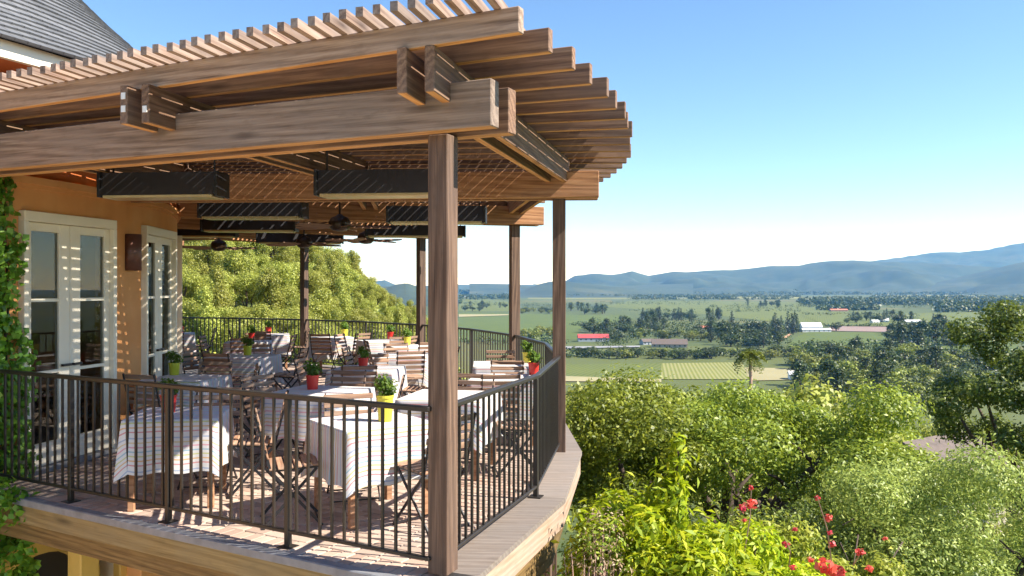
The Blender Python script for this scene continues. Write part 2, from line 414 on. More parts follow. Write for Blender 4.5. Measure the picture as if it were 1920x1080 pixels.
def mountain_mat(name, a, b, c_):
    m, nt = new_mat(name); g = G(nt)
    p = g.n('NewGeometry').outputs['Position']
    nz = g.noise(p, 0.004, 7, 0.65); n2 = g.noise(p, 0.0012, 4, 0.6)
    c = g.ramp(nz, [(0.32, a), (0.62, b)]); c = g.mix(g.ramp(n2, [(0.58, (0, 0, 0)), (0.72, (0.6,) * 3)]), c, c4(c_))
    g.out(g.bsdf(Base_Color=c, Roughness=1.0)); return m
MOUNTAIN = mountain_mat('forested_mountain', (0.018, 0.034, 0.02), (0.045, 0.066, 0.036), (0.12, 0.125, 0.07))
HILL_SOIL = mountain_mat('hill_soil', (0.09, 0.085, 0.035), (0.15, 0.14, 0.055), (0.16, 0.17, 0.06))

# ------------------------------------------------------------------ plan of the terrace (fitted from the photograph)
CX, CY = -10.53, 9.90           # centre of the round tower; terrace, beams and rafters are laid out around it
R_WALL, R_RAIL, R_EDGE, R_BEAM, R_RAFT = 6.10, 11.07, 11.32, 11.50, 11.83
A0, STEP = -24.3, 20.8          # bearing of the first post and the step between posts
def pol(r, deg, z=0.0): return Vector((CX + r * math.cos(R(deg)), CY + r * math.sin(R(deg)), z))
RAIL_A = Vector((-0.50, 5.28, 0)); RAIL_L = Vector((-4.95, 7.815, 0))   # straight front railing line
E1 = (RAIL_A - RAIL_L).normalized(); E2 = Vector((-E1.y, E1.x, 0))       # along it, and inward

# ------------------------------------------------------------------ terrain
ZV = -58.2
DZ = [(0, -4.0), (9, -4.0), (20, -5.2), (45, -10), (100, -20), (200, -38), (330, -56), (420, ZV), (1e6, ZV)]
CREST = [(-900, 24), (200, 11), (340, 7.0), (450, 6.5), (560, 4.6), (620, 2.4), (660, 0.2), (700, -3), (770, -7.5), (830, -12), (900, -26), (960, -45), (5000, -60)]
def interp(t, x):
    for (a, p), (b, q) in zip(t, t[1:]):
        if x <= b: return p + (q - p) * max(0, (x - a)) / (b - a)
    return t[-1][1]
def sstep(a, b, x):
    t = min(1, max(0, (x - a) / (b - a))); return t * t * (3 - 2 * t)
def ground(x, y):
    D = math.hypot(x, y)
    z = interp(DZ, D)
    if y > 1:
        p = 960 + F * x / y
        hump = sstep(35, 165, D) * (1 - sstep(185, 420, D))
        zb = interp(DZ, 165)
        z += max(0, interp(CREST, p) - zb) * hump
    if 20 < D < 450: z += 1.2 * mnoise.noise((x * 0.03, y * 0.03, 3.0)) * sstep(20, 60, D)
    return z

ds = [3, 6, 9, 12, 16, 20, 25, 30, 36, 43, 50, 60, 70, 80, 92, 105, 120, 135, 150, 165, 180, 200, 225, 250, 280, 310, 345, 380, 420, 520, 700, 1000, 1600, 2500, 4000, 7000, 11000, 14500]
NA = 180
V, Q = [(0, 0, -4.0)], []
for d in ds:
    for i in range(NA):
        a = 2 * math.pi * i / NA
        x, y = d * math.sin(a), d * math.cos(a); V.append((x, y, ground(x, y)))
for k in range(len(ds) - 1):
    for i in range(NA):
        j = (i + 1) % NA; Q.append((1 + k * NA + i, 1 + (k + 1) * NA + i, 1 + (k + 1) * NA + j, 1 + k * NA + j))
Q += [(0, 1 + i, 1 + (i + 1) % NA) for i in range(NA)]
obj('ground', mesh('ground', V, Q, GROUND, smooth=True), kind='structure')

def bounce_ground_mat():
    m, nt = new_mat('pale_bounce_gravel'); g = G(nt)
    p = g.n('NewGeometry').outputs['Position']
    c = g.ramp(g.noise(p, 9.0, 5, .7), [(0.3, (0.54, 0.45, 0.34)), (0.7, (0.66, 0.57, 0.45))])
    g.out(g.bsdf(Base_Color=c, Roughness=0.95, Normal=g.bump(g.noise(p, 60, 3), .4, .01))); return m
v, f = prism([(-13.5, -14), (7.0, -14), (4.5, 0.5), (1.8, 4.2), (-1.5, 5.6), (-6.5, 8.2), (-13.5, 4.5)], -4.4, -3.93)
obj('bounce_ground', mesh('bounce_ground', v, f, bounce_ground_mat()), kind='structure')  # unseen pale ground, added to bounce sunlight up onto the shaded timber
FIELD_Z = [ZV + 0.05]
def field(name, poly, m):
    FIELD_Z[0] += 0.06
    pts = [px(x, y, z=ZV)[:2] for x, y in poly]
    v = [(x, y, FIELD_Z[0]) for x, y in pts]
    obj(name, mesh(name, v, [tuple(range(len(v)))], m), kind='structure')
VINE1 = field_mat('vineyard_green', (0.058, 0.09, 0.002), (0.09, 0.12, 0.004), 4.0, 0.35)
VINE2 = field_mat('vineyard_deep_green', (0.045, 0.08, 0.002), (0.07, 0.105, 0.004), 4.0, 1.2, (0.10, 0.12, 0.02), 0.6)
VINE3 = field_mat('vineyard_pale_green', (0.11, 0.13, 0.008), (0.155, 0.165, 0.016), 2.8, 0.16, (0.30, 0.28, 0.12), 0.7)
FALLOW = field_mat('fallow_soil', (0.20, 0.14, 0.12), (0.27, 0.19, 0.16))
DRY = field_mat('dry_grass', (0.26, 0.23, 0.11), (0.33, 0.29, 0.15))
ROADM = field_mat('road_asphalt', (0.22, 0.22, 0.23), (0.28, 0.28, 0.29))
DIRT = field_mat('dirt_track', (0.45, 0.24, 0.13), (0.5, 0.3, 0.18))
field('field', [(860, 640), (1085, 636), (1085, 618), (1190, 600), (1180, 592), (860, 586)], VINE2)
field('field', [(860, 584), (960, 584), (960, 566), (900, 560), (860, 562)], VINE1)
field('field', [(990, 560), (1500, 560), (1500, 556), (990, 555)], VINE3)
field('field', [(1130, 575), (1330, 590), (1520, 612), (1700, 600), (1500, 566), (1180, 564)], VINE1)
field('field', [(1040, 706), (1240, 712), (1240, 682), (1040, 684)], VINE1)
field('vineyard', [(1240, 712), (1405, 712), (1392, 680), (1240, 682)], VINE3)
field('dry_field', [(1405, 715), (1530, 712), (1500, 692), (1396, 690)], DRY)
field('dry_field', [(1040, 716), (1240, 718), (1240, 712), (1040, 706)], DRY)
field('field', [(1475, 652), (1760, 672), (1940, 684), (1900, 640), (1700, 624), (1515, 623), (1490, 634)], VINE2)
field('fallow_field', [(1545, 621), (1712, 624), (1706, 614), (1560, 612)], FALLOW)
field('field', [(1550, 611), (1706, 613), (1900, 600), (1900, 584), (1700, 588), (1500, 590)], VINE1)
field('field', [(1660, 558), (1920, 560), (1920, 553), (1660, 553)], VINE3)
field('road', [(1060, 655), (1200, 652), (1200, 649.5), (1060, 651)], ROADM)
field('dirt_track', [(1458, 640), (1480, 627), (1484, 628), (1466, 640)], DIRT)
field('dry_field', [(860, 595), (950, 592), (960, 590), (860, 590)], DRY)

# mountains
def ridge(name, prof, D0, D1, amp, m, rows=26, step=6, back=1500):
    xs = np.arange(prof[0][0], prof[-1][0] + 0.1, step)
    V, Q = [], []
    for k in range(rows + 4):
        for x in xs:
            yy = interp(prof, x)
            if k <= rows:
                t = k / rows; D = D0 + (D1 - D0) * t
                zc = EYE + (HY - yy) * D1 / F
                X = (x - 960) / F * D
                g1 = mnoise.fractal((X * 0.0016, D * 0.0016, 1.3), 1.0, 2.0, 5)
                g2 = abs(mnoise.noise((X * 0.0011 + 7, D * 0.00045, 5.1)))
                env = math.sin(math.pi * min(1, t)) ** 0.8
                z = ZV + (zc - ZV) * (t ** 1.25) + amp * env * (g1 * 0.6 + g2 * 0.9 - 0.35) * min(1, (zc - ZV) / 150)
                z += (zc - ZV) * 0.015 * mnoise.noise((X * 0.01, D * 0.01, 2.0)) * (t > 0.8)
                z = max(z, ZV - 1 if k == 0 else ZV + 0.5)
            else:
                D = D1 + back * (k - rows) / 3; X = (x - 960) / F * D
                z = max(ZV - 1, (EYE + (HY - yy) * D1 / F) * (1 - 0.45 * (k - rows)))
            V.append((X, D, z))
    n = len(xs)
    for k in range(rows + 3):
        for i in range(n - 1): Q.append((k * n + i, k * n + i + 1, (k + 1) * n + i + 1, (k + 1) * n + i))
    obj(name, mesh(name, V, Q, m, smooth=True), kind='structure')
ridge('mountain', [(880, 557), (960, 553), (985, 545), (1010, 533), (1030, 528), (1060, 527), (1085, 531), (1120, 534), (1180, 541), (1240, 551), (1300, 557)], 4300, 5200, 35, MOUNTAIN)
ridge('mountain', [(1000, 552), (1050, 535), (1078, 522), (1090, 521), (1110, 518), (1150, 516), (1186, 509), (1216, 517), (1240, 513), (1262, 509), (1290, 510.5), (1330, 507), (1375, 506), (1400, 504), (1440, 499), (1500, 498), (1520, 493), (1560, 489), (1600, 488), (1650, 491), (1720, 492), (1800, 497), (1880, 502), (2000, 505), (2300, 510)], 5600, 8200, 150, MOUNTAIN)
ridge('mountain', [(1560, 500), (1640, 489), (1700, 481), (1750, 473.5), (1770, 472.5), (1800, 473), (1850, 468.5), (1900, 458), (1930, 454), (2000, 448), (2150, 440), (2500, 450)], 8600, 11500, 200, MOUNTAIN)
ridge('mountain', [(1700, 540), (1790, 522), (1850, 507), (1900, 495), (1940, 488), (2050, 478), (2300, 470)], 5000, 6800, 120, MOUNTAIN)
ridge('mountain', [(560, 551), (640, 545), (680, 532), (705, 527), (722, 525), (742, 534), (758, 531), (790, 538), (830, 546), (900, 548), (980, 547), (1060, 549)], 6500, 8000, 30, MOUNTAIN)
ridge('mountain', [(560, 560), (680, 545), (720, 541), (745, 533), (765, 531), (800, 543), (860, 556)], 2500, 3200, 14, MOUNTAIN)

# ------------------------------------------------------------------ round house (tower) behind the terrace
def arc_vf(r0, r1, a0, a1, z0, z1, n=None, z0b=None, z1b=None):
    """Curved slab between radii r0<r1 and bearings a0<a1; the inner edge may sit at other heights."""
    n = n or max(2, int(abs(a1 - a0) / 2.0)); z0b = z0 if z0b is None else z0b; z1b = z1 if z1b is None else z1b
    v, f = [], []
    for i in range(n + 1):
        a = a0 + (a1 - a0) * i / n
        for r, z in ((r1, z0), (r1, z1), (r0, z1b), (r0, z0b)):
            p = pol(r, a, z); v.append((p.x - CX, p.y - CY, p.z))
    for i in range(n):
        for k in range(4):
            a, b = i * 4 + k, i * 4 + (k + 1) % 4; f.append((a, a + 4, b + 4, b))
    f.append((3, 2, 1, 0)); f.append(tuple(n * 4 + k for k in range(4)))
    return v, f

MC = T(CX, CY, 0)
DOORS = [(-18.0, -5.4), (0.9, 13.4), (21.0, 33.5)]
house = empty('round_house', T(CX, CY, -4.0), label='round orange stucco house with grey slate roof behind the terrace', cat='house')
def hpart(name, vf, m, parent=None, smooth=False): return obj(name, mesh(name, vf[0], vf[1], m, smooth), parent or house, MC)
segs, a = [], -150
for d0, d1 in DOORS + [(150, 150)]:
    segs.append(arc_vf(R_WALL - 0.2, R_WALL, a, d0, -0.12, 2.86))
    if d0 < 150: segs.append(arc_vf(R_WALL - 0.2, R_WALL, d0, d1, 2.55, 2.86))
    a = d1
hpart('wall', join(segs), STUCCO)
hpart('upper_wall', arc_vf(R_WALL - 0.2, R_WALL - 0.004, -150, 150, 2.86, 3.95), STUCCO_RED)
hpart('lower_wall', arc_vf(R_WALL - 0.2, R_WALL - 0.03, -150, 150, -4.4, -0.12), STUCCO)
hpart('string_moulding', join([arc_vf(R_WALL - 0.02, R_WALL + 0.05, -150, 150, 2.83, 2.90), arc_vf(R_WALL - 0.02, R_WALL + 0.025, -150, 150, 2.79, 2.83)]), STUCCO)
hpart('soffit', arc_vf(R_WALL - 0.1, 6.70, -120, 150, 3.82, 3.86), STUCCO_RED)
hpart('eave_board', arc_vf(6.70, 6.76, -120, 150, 3.80, 3.95), CREAM)
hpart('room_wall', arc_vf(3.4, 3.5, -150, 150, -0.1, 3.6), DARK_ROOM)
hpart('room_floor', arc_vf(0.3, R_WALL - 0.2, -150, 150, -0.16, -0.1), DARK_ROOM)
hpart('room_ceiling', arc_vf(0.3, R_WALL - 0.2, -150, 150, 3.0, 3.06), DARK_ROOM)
roof = hpart('roof', arc_vf(0.2, 6.62, -150, 150, 3.86, 3.90, z0b=9.5, z1b=9.55), SLATE)
PROF = [(6.84, 3.95), (6.3, 4.36), (5.43, 5.13), (5.04, 5.51), (4.66, 5.97), (3.9, 7.0), (3.0, 8.3)]
cum = [0]
for (r0, z0), (r1, z1) in zip(PROF, PROF[1:]): cum.append(cum[-1] + math.hypot(r1 - r0, z1 - z0))
def prof_at(s):
    for k in range(len(PROF) - 1):
        if s <= cum[k + 1] or k == len(PROF) - 2:
            t = (s - cum[k]) / (cum[k + 1] - cum[k]); return (PROF[k][0] + t * (PROF[k + 1][0] - PROF[k][0]), PROF[k][1] + t * (PROF[k + 1][1] - PROF[k][1]))
s, ci = 0.0, 0
while s < 4.4:
    (ra, za), (rb, zb) = prof_at(s), prof_at(s + 0.15)
    n = 70; v, f, uvs = [], [], []
    for i in range(n + 1):
        a = -110 + 230 * i / n; c, sn = math.cos(R(a)), math.sin(R(a))
        jit = 0.004 * math.sin(i * 2.3 + ci)
        v += [((ra + 0.004) * c, (ra + 0.004) * sn, za - 0.012 + jit), ((ra + 0.026) * c, (ra + 0.026) * sn, za + 0.014 + jit), (rb * c, rb * sn, zb + 0.002)]
        uvs += [(R(a) * ra, 0.0), (R(a) * ra, 0.02), (R(a) * ra, 0.15)]
    for i in range(n):
        b = 3 * i; f += [(b, b + 3, b + 4, b + 1), (b + 1, b + 4, b + 5, b + 2)]
    me = mesh('slate_course', v, f, SLATE)
    ul = me.uv_layers.new(name='UVMap')
    for lp in me.loops: ul.data[lp.index].uv = (uvs[lp.vertex_index][0] + ci * 0.063, uvs[lp.vertex_index][1])
    obj('slate_course', me, roof, MC)
    s += 0.118; ci += 1
v, f = [], []
for k, (r, z) in enumerate([(3.0, 8.25), (0.05, 12.4)]):
    for i in range(41):
        a = -150 + 300 * i / 40; v.append((r * math.cos(R(a)), r * math.sin(R(a)), z))
f = [(i, i + 1, 42 + i, 41 + i) for i in range(40)]
obj('roof_cone', mesh('roof_cone', v, f, SLATE, True), roof, MC)

# French doors: straight double doors set into the curve
def french_door(a0, a1, label):
    p0, p1 = pol(R_WALL - 0.03, a0), pol(R_WALL - 0.03, a1)
    ang = math.atan2(p1.y - p0.y, p1.x - p0.x); L = (p1 - p0).length
    M0 = Matrix.Translation(p0) @ Matrix.Rotation(ang, 4, 'Z')      # local x along the door, -y... outward is +y rotated
    out = (pol(10, (a0 + a1) / 2) - p0); side = 1 if (Matrix.Rotation(ang, 4, 'Z') @ Vector((0, 1, 0))).dot(out) > 0 else -1
    door = empty('french_door', M0, label=label, cat='door', group='cream double doors of the round house')
    o = side * 0.02
    def pc(name, x0, x1, z0, z1, th, m, par, yo=0.0, bev=0.0):
        return box(name, x1 - x0, th, z1 - z0, m, par, M0 @ T((x0 + x1) / 2, o + side * yo, (z0 + z1) / 2), bev)
    fr = pc('frame', 0, L, 2.47, 2.57, 0.16, CREAM, door, 0, 0.006)
    pc('frame_jamb', 0, 0.055, 0.0, 2.47, 0.158, CREAM, fr, 0, 0.006); pc('frame_jamb', L - 0.055, L, 0.0, 2.47, 0.158, CREAM, fr, 0, 0.006)
    pc('sill', 0.055, L - 0.055, 0.0, 0.05, 0.2, GREY_NOSING, fr, 0)
    for k in range(2):
        x0 = 0.055 + k * (L - 0.11) / 2 + 0.003; x1 = x0 + (L - 0.11) / 2 - 0.006
        sa, sb = (0.085, 0.15) if k == 0 else (0.15, 0.085); st = sb if k == 0 else sa
        leaf = pc('door_leaf', x0, x0 + sa, 0.055, 2.465, 0.05, CREAM, door, 0.0, 0.004)
        pc('stile', x1 - sb, x1, 0.055, 2.465, 0.05, CREAM, leaf, 0, 0.004)
        pc('top_rail', x0 + sa, x1 - sb, 2.38, 2.465, 0.048, CREAM, leaf, 0, 0.003)
        pc('bottom_rail', x0 + sa, x1 - sb, 0.055, 0.28, 0.048, CREAM, leaf, 0, 0.003)
        for z in (0.98, 1.70): pc('glazing_bar', x0 + sa, x1 - sb, z - 0.016, z + 0.016, 0.042, CREAM, leaf, 0)
        for z0, z1 in ((0.28, 0.964), (0.996, 1.684), (1.716, 2.38)): pc('pane', x0 + sa, x1 - sb, z0, z1, 0.006, GLASS, leaf)
        hx = x1 - st / 2 if k == 0 else x0 + st / 2
        h = pc('handle', hx - 0.06, hx + 0.06, 1.02, 1.045, 0.03, METAL_RAIL, leaf, 0.05)
french_door(*DOORS[0], 'cream double glass door on the orange wall beside the ivy')
french_door(*DOORS[1], 'cream double glass door right of the copper wall lamp')
french_door(*DOORS[2], 'cream double glass door on the far turn of the round wall')

def sconce(a, label):
    p = pol(R_WALL + 0.005, a, 0); rz = R(a)
    s_ = empty('wall_lamp', T(p.x, p.y, 2.02, rz), label=label, cat='lamp')
    v, f = [], []
    for z in (0.0, 0.42):
        for i in range(13):
            t = -math.pi / 2 + math.pi * i / 12; v.append((0.13 * math.cos(t), 0.11 * math.sin(t), z))
    f = [(i, i + 1, 14 + i, 13 + i) for i in range(12)]
    me = mesh('shade', v, f, COPPER, True); o = obj('shade', me, s_, T(p.x, p.y, 2.02, rz)); md = o.modifiers.new('t', 'SOLIDIFY'); md.thickness = 0.006
    box('back_plate', 0.012, 0.2, 0.40, COPPER, s_, T(p.x, p.y, 2.23, rz))
    obj('lamp_holder', mesh('h', *lathe([(0.03, 0), (0.03, 0.12), (0.02, 0.16)], 10), METAL_BLACK), s_, T(p.x, p.y, 2.05, rz) @ T(0.06, 0, 0))
sconce(-1.9, 'half round copper wall lamp between the two glass doors')

# lower storey seen under the terrace
def arch(a_c, half_w, z_spring, z0, label):
    p = pol(R_WALL + 0.01, a_c); rz = R(a_c)
    M0 = T(p.x, p.y, 0, rz)
    ar = empty('arched_doorway', M0 @ T(0, 0, z0), label=label, cat='doorway')
    n = 16; v, f = [], []
    path = [(-half_w, z0)] + [(-half_w * math.cos(math.pi * i / n), z_spring + 0.75 * half_w * math.sin(math.pi * i / n)) for i in range(n + 1)] + [(half_w, z0)]
    for k, (y, z) in enumerate(path):
        cy_, cz_ = 0, z_spring - 0.2; dx, dz = y - cy_, z - cz_
        if 0 < k < len(path) - 1: l = math.hypot(dx, dz); ox, oz = dx / l * 0.17, dz / l * 0.17
        else: ox, oz = math.copysign(0.17, y), 0
        for xx in (0.0, 0.12): v += [(xx, y, z), (xx, y + ox, z + oz)]
    for k in range(len(path) - 1):
        b = 4 * k; f += [(b, b + 4, b + 5, b + 1), (b + 2, b + 3, b + 7, b + 6), (b + 1, b + 5, b + 7, b + 3), (b, b + 2, b + 6, b + 4)]
    obj('arch_trim', mesh('arch_trim', v, f, YELLOW_TRIM), ar, M0)
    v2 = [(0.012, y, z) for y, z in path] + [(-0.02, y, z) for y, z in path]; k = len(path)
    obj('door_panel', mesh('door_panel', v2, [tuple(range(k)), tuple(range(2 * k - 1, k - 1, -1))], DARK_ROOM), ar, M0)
arch(-17.0, 0.62, -1.22, -4.0, 'ochre trimmed arched doorway under the left end of the terrace')
def column(x, y, w, m, label, z1=-0.62):
    c = empty('column', T(x, y, -4.0), label=label, cat='column')
    box('shaft', w, w, z1 + 4.0 - 0.12, m, c, T(x, y, (z1 - 4.0 - 0.12) / 2, -0.5), 0.012)
    box('capital', w + 0.07, w + 0.07, 0.12, m, c, T(x, y, z1 - 0.06, -0.5), 0.01)
    box('plinth', w + 0.08, w + 0.08, 0.2, m, c, T(x, y, -3.9, -0.5), 0.01)
column(-4.07, 7.95, 0.2, YELLOW_TRIM, 'broad ochre column beside the arched doorway', -0.39)
column(-3.90, 8.35, 0.11, YELLOW_TRIM, 'slim ochre column left of the orange pier', -0.39)
column(-3.72, 8.45, 0.30, STUCCO, 'orange pier under the front beam of the terrace', -0.39)
column(-3.0, 7.55, 0.14, CREAM, 'cream post under the front beam of the terrace', -0.39)
gw = px(172, 1052, d=9.1)
w_ = empty('garden_wall', T(gw[0], gw[1], -4.0), label='low sunlit cream wall beneath the terrace', cat='wall')
box('wall_body', 0.75, 0.2, 2.9 + 0.02, CREAM_WALL, w_, T(gw[0], gw[1], -2.54)); box('coping', 0.8, 0.26, 0.06, CREAM_WALL, w_, T(gw[0], gw[1], -1.05), 0.01)

# ------------------------------------------------------------------ terrace deck
deck = empty('terrace_deck', T(CX, CY, -0.3), label='raised curved terrace floor of pale brick with wooden edge', cat='terrace')
ANG = [A0 + 10.4 * k for k in range(11)]
corner = RAIL_A - 0.12 * E2 + 0.06 * E1
fl = RAIL_L - 0.12 * E2
poly = [(fl.x, fl.y), (corner.x, corner.y)] + [tuple(pol(R_EDGE - 0.05, a).xy) for a in ANG] + [tuple(pol(R_WALL - 0.02, a).xy) for a in np.arange(ANG[-1], -21.5, -4.0)]
v, f = prism([(x - CX, y - CY) for x, y in poly], -0.20, -0.022)
obj('floor_slab', mesh('floor_slab', v, f, MORTAR), deck, MC)
# front edge: stone nosing, tan fascia, set back rim beam
def along(u0, u1, v0, v1, z0, z1, name, m, bev=0.0):
    a = RAIL_L + E1 * u0 + E2 * (v0 + v1) / 2; b = RAIL_L + E1 * u1 + E2 * (v0 + v1) / 2
    return bar_between(name, a + Vector((0, 0, (z0 + z1) / 2)), b + Vector((0, 0, (z0 + z1) / 2)), abs(v1 - v0), z1 - z0, m, deck, bev)
LF = (RAIL_A - RAIL_L).length
along(0.0, LF + 0.1, -0.16, -0.075, -0.06, 0.004, 'stone_nosing', GREY_NOSING, 0.008)
along(0.0, LF + 0.05, -0.135, -0.095, -0.22, -0.062, 'fascia_board', WOOD_FASCIA, 0.004)
along(0.0, LF - 0.02, -0.09, -0.02, -0.385, -0.222, 'rim_beam', WOOD_RIM, 0.004)
for i in range(12):
    u = 0.25 + i * 0.42
    a = RAIL_L + E1 * u + E2 * 0.03 + Vector((0, 0, -0.30)); 
    L_ = 0.5
    while L_ < 4.2 and math.hypot(a.x + E2.x * (L_ + .1) - CX, a.y + E2.y * (L_ + .1) - CY) < R_EDGE - 0.45: L_ += 0.1
    bar_between('floor_joist', a, a + E2 * L_, 0.05, 0.18, WOOD_RIM, deck)
# curved edge: cap boards and edge boards, one per straight run
for a0, a1 in zip(ANG, ANG[1:]):
    e = 0.0015
    q = [pol(10.97, a0), pol(R_EDGE, a0), pol(R_EDGE, a1), pol(10.97, a1)]
    v, f = prism([(p.x - CX, p.y - CY) for p in q], -0.02, 0.022)
    obj('cap_board', mesh('cap_board', v, f, WOOD_CAP), deck, MC)
    b0, b1 = pol(R_EDGE - 0.035, a0, -0.125), pol(R_EDGE - 0.035, a1, -0.125)
    bar_between('edge_board', b0, b1, 0.04, 0.205, WOOD_PEACH, deck, 0.004)
    b0, b1 = pol(R_EDGE - 0.16, a0, -0.40), pol(R_EDGE - 0.16, a1, -0.40); bar_between('under_beam', b0, b1, 0.09, 0.3, WOOD_RIM, deck)
for k, aa in enumerate((-16.5, -9.0, -1.0, 7.0)):
    p = pol(R_EDGE - 0.35, aa); bar_between('support_post', (p.x, p.y, -4.3), (p.x, p.y, -0.56), 0.16, 0.16, WOOD_POST, deck, 0.006, up=Vector((math.cos(R(aa)), math.sin(R(aa)), 0)))

# bricks: a row on end along the front edge, then running bond; the nearest are separate parts
def in_deck(p):
    r = math.hypot(p.x - CX, p.y - CY); ang = math.degrees(math.atan2(p.y - CY, p.x - CX))
    half = (ang - A0) % 10.4 - 5.2
    return 6.16 < r and r * math.cos(R(half)) < 10.90 * math.cos(R(5.2)) and ang < 78
spots = []
rot = math.atan2(E1.y, E1.x)
nu = int(LF / 0.107)
for i in range(nu + 1):
    p = RAIL_L + E1 * (0.06 + i * 0.107) + E2 * 0.03; spots.append((p, 'soldier'))
for r_ in range(0, 130):
    for i in range(-30, 75):
        p = RAIL_L + E1 * (i * 0.212 + (0.106 if r_ % 2 else 0)) + E2 * (0.19 + r_ * 0.107)
        if in_deck(p): spots.append((p, 'run'))
spots.sort(key=lambda s_: s_[0].length)
brick_me = {'soldier': boxmesh(0.098, 0.2, 0.06, BRICK, 0.005), 'run': boxmesh(0.203, 0.098, 0.06, BRICK, 0.005)}
bv, bf = [], []
for i, (p, kd) in enumerate(spots):
    M = T(p.x, p.y, -0.028 + random.uniform(-0.003, 0.003), rot + random.uniform(-0.01, 0.01))
    if i < 290: obj('brick', brick_me[kd], deck, M)
    else:
        l, w = (0.0485, 0.099) if kd == 'soldier' else (0.101, 0.0485)
        q = [M @ Vector(c) for c in ((-l, -w, 0.03), (l, -w, 0.03), (l, w, 0.03), (-l, w, 0.03), (-l, -w, 0.0), (l, -w, 0.0), (l, w, 0.0), (-l, w, 0.0))]
        o = len(bv); bv += [(c.x - CX, c.y - CY, c.z) for c in q]
        bf += [(o, o + 1, o + 2, o + 3)] + [(o + 4 + a, o + 4 + (a + 1) % 4, o + (a + 1) % 4, o + a) for a in range(4)]
obj('brick_paving', mesh('brick_paving', bv, bf, BRICK), deck, MC, kind='stuff')

# ------------------------------------------------------------------ railings
def railing(name, label, pts, posts, spacing=0.107, base=0.0, end_posts=True):
    root = empty(name, T(pts[0].x, pts[0].y, 0), label=label, cat='railing')
    for k, (a, b) in enumerate(zip(pts, pts[1:])):
        d = (b - a); L = d.length; u = d / L; up = Vector((0, 0, 1))
        bar_between('top_rail', a + up * 1.062 - u * 0.004, b + up * 1.062 + u * 0.004, 0.052, 0.034, METAL_RAIL, root, 0.006)
        bar_between('bottom_rail', a + up * 0.115, b + up * 0.115, 0.034, 0.024, METAL_RAIL, root, 0.004)
        n = int(L / spacing)
        for i in range(n):
            s_ = (i + 0.5) * L / n
            if any(abs(s_ - q) < 0.04 for q in posts[k]): continue
            p = a + u * s_; obj('baluster', boxmesh(0.017, 0.017, 0.918, METAL_RAIL), root, T(p.x, p.y, 0.586, math.atan2(u.y, u.x)))
        for q in posts[k]:
            p = a + u * q; rz = math.atan2(u.y, u.x)
            ps = box('rail_post', 0.042, 0.042, 1.045 - base, METAL_RAIL, root, T(p.x, p.y, (1.045 + base) / 2, rz), 0.004)
            box('foot_plate', 0.11, 0.11, 0.008, METAL_RAIL, ps, T(p.x, p.y, base + 0.006, rz))
def on_line(pxx):       # distance along the front line for a photo column
    t = (pxx - 960) / F; a = RAIL_L; return (t * a.y - a.x) / (E1.x - t * E1.y)
railing('railing', 'straight dark metal railing along the front of the terrace', [RAIL_L, RAIL_A - E1 * 0.02], [[on_line(133), on_line(316), on_line(540)]])
rpts = [pol(R_RAIL, a) for a in ANG]; rpts[0] = pol(R_RAIL, A0 + 0.45)
railing('railing', 'curved dark metal railing around the outer edge of the terrace', rpts, [[0.05] if False else ([(rpts[k + 1] - rpts[k]).length - 0.03] if k % 2 == 0 else []) for k in range(len(rpts) - 1)], base=0.022)

# ------------------------------------------------------------------ pergola
per = empty('pergola', T(CX, CY, 0), label='weathered redwood pergola with radiating rafters over the terrace', cat='pergola')
ZB0, ZB1, ZJ0, ZR0, ZR1 = 2.80, 3.085, 2.965, 3.234, 3.378
POSTS = [A0 + STEP * k for k in range(5)]
for k, a in enumerate(POSTS):
    p = pol(R_RAIL, a)
    M = T(p.x, p.y, (ZB0 - 0.002 + 0.018) / 2, R(a)) @ Matrix.Rotation(-math.pi / 2, 4, 'Y')
    box('post', ZB0 - 0.02, 0.143, 0.143, WOOD_POST, per, M, 0.006)
for k, a in enumerate(POSTS + [A0 + STEP * 5]):
    for s_ in (-1, 1):
        off = Vector((-math.sin(R(a)), math.cos(R(a)), 0)) * s_ * (0.0715 + 0.056)
        r0 = 6.16
        m = WOOD_GREY if (k == 0 and s_ < 0) else WOOD_BEAM if k == 0 else WOOD_ORANGE
        bar_between('beam', pol(r0, a, (ZB0 + ZB1) / 2) + off, pol(R_BEAM, a, (ZB0 + ZB1) / 2) + off, 0.11, ZB1 - ZB0, m, per, 0.006, under=WOOD_UNDER)
for k in range(5):
    a0, a1 = A0 + STEP * k, A0 + STEP * (k + 1)
    for r_ in (R_RAIL, 8.82, 6.75):
        p0, p1 = pol(r_, a0, (ZJ0 + ZR0) / 2), pol(r_, a1, (ZJ0 + ZR0) / 2); u = (p1 - p0).normalized(); nn = Vector((u.y, -u.x, 0))
        for s_ in (-1, 1):
            st = p0 - u * (0.50 if k == 0 else -0.03 + 0.02 * s_) + nn * 0.086 * s_; en = p1 - u * 0.035 + nn * 0.086 * s_
            j = bar_between('joist', st, en, 0.062, ZR0 - ZJ0 - 0.002, WOOD_BEAM, per, 0.005, under=WOOD_UNDER)
            if k == 0 and r_ == 8.82:
                for dz in ((0.0, -0.09) if s_ < 0 else (-0.04,)):
                    q = st - u * 0.003 + Vector((0, 0, dz + 0.06 * (s_ < 0)))
                    box('end_square', 0.006, 0.034, 0.045, WHITE_SPOT, j, T(q.x, q.y, q.z, math.atan2(u.y, u.x)))  # small white squares on the front ends of the inner joist pair
a, k = -26.55, 0
while a < 79:
    jr = random.uniform(-0.02, 0.02) if k else 0
    bar_between('rafter', pol(6.13, a, (ZR0 + ZR1) / 2), pol(R_RAFT + jr, a, (ZR0 + ZR1) / 2), 0.062, ZR1 - ZR0, WOOD_GREY if k == 0 else WOOD_BEAM, per, 0.005, under=WOOD_UNDER)
    a += 2.05; k += 1
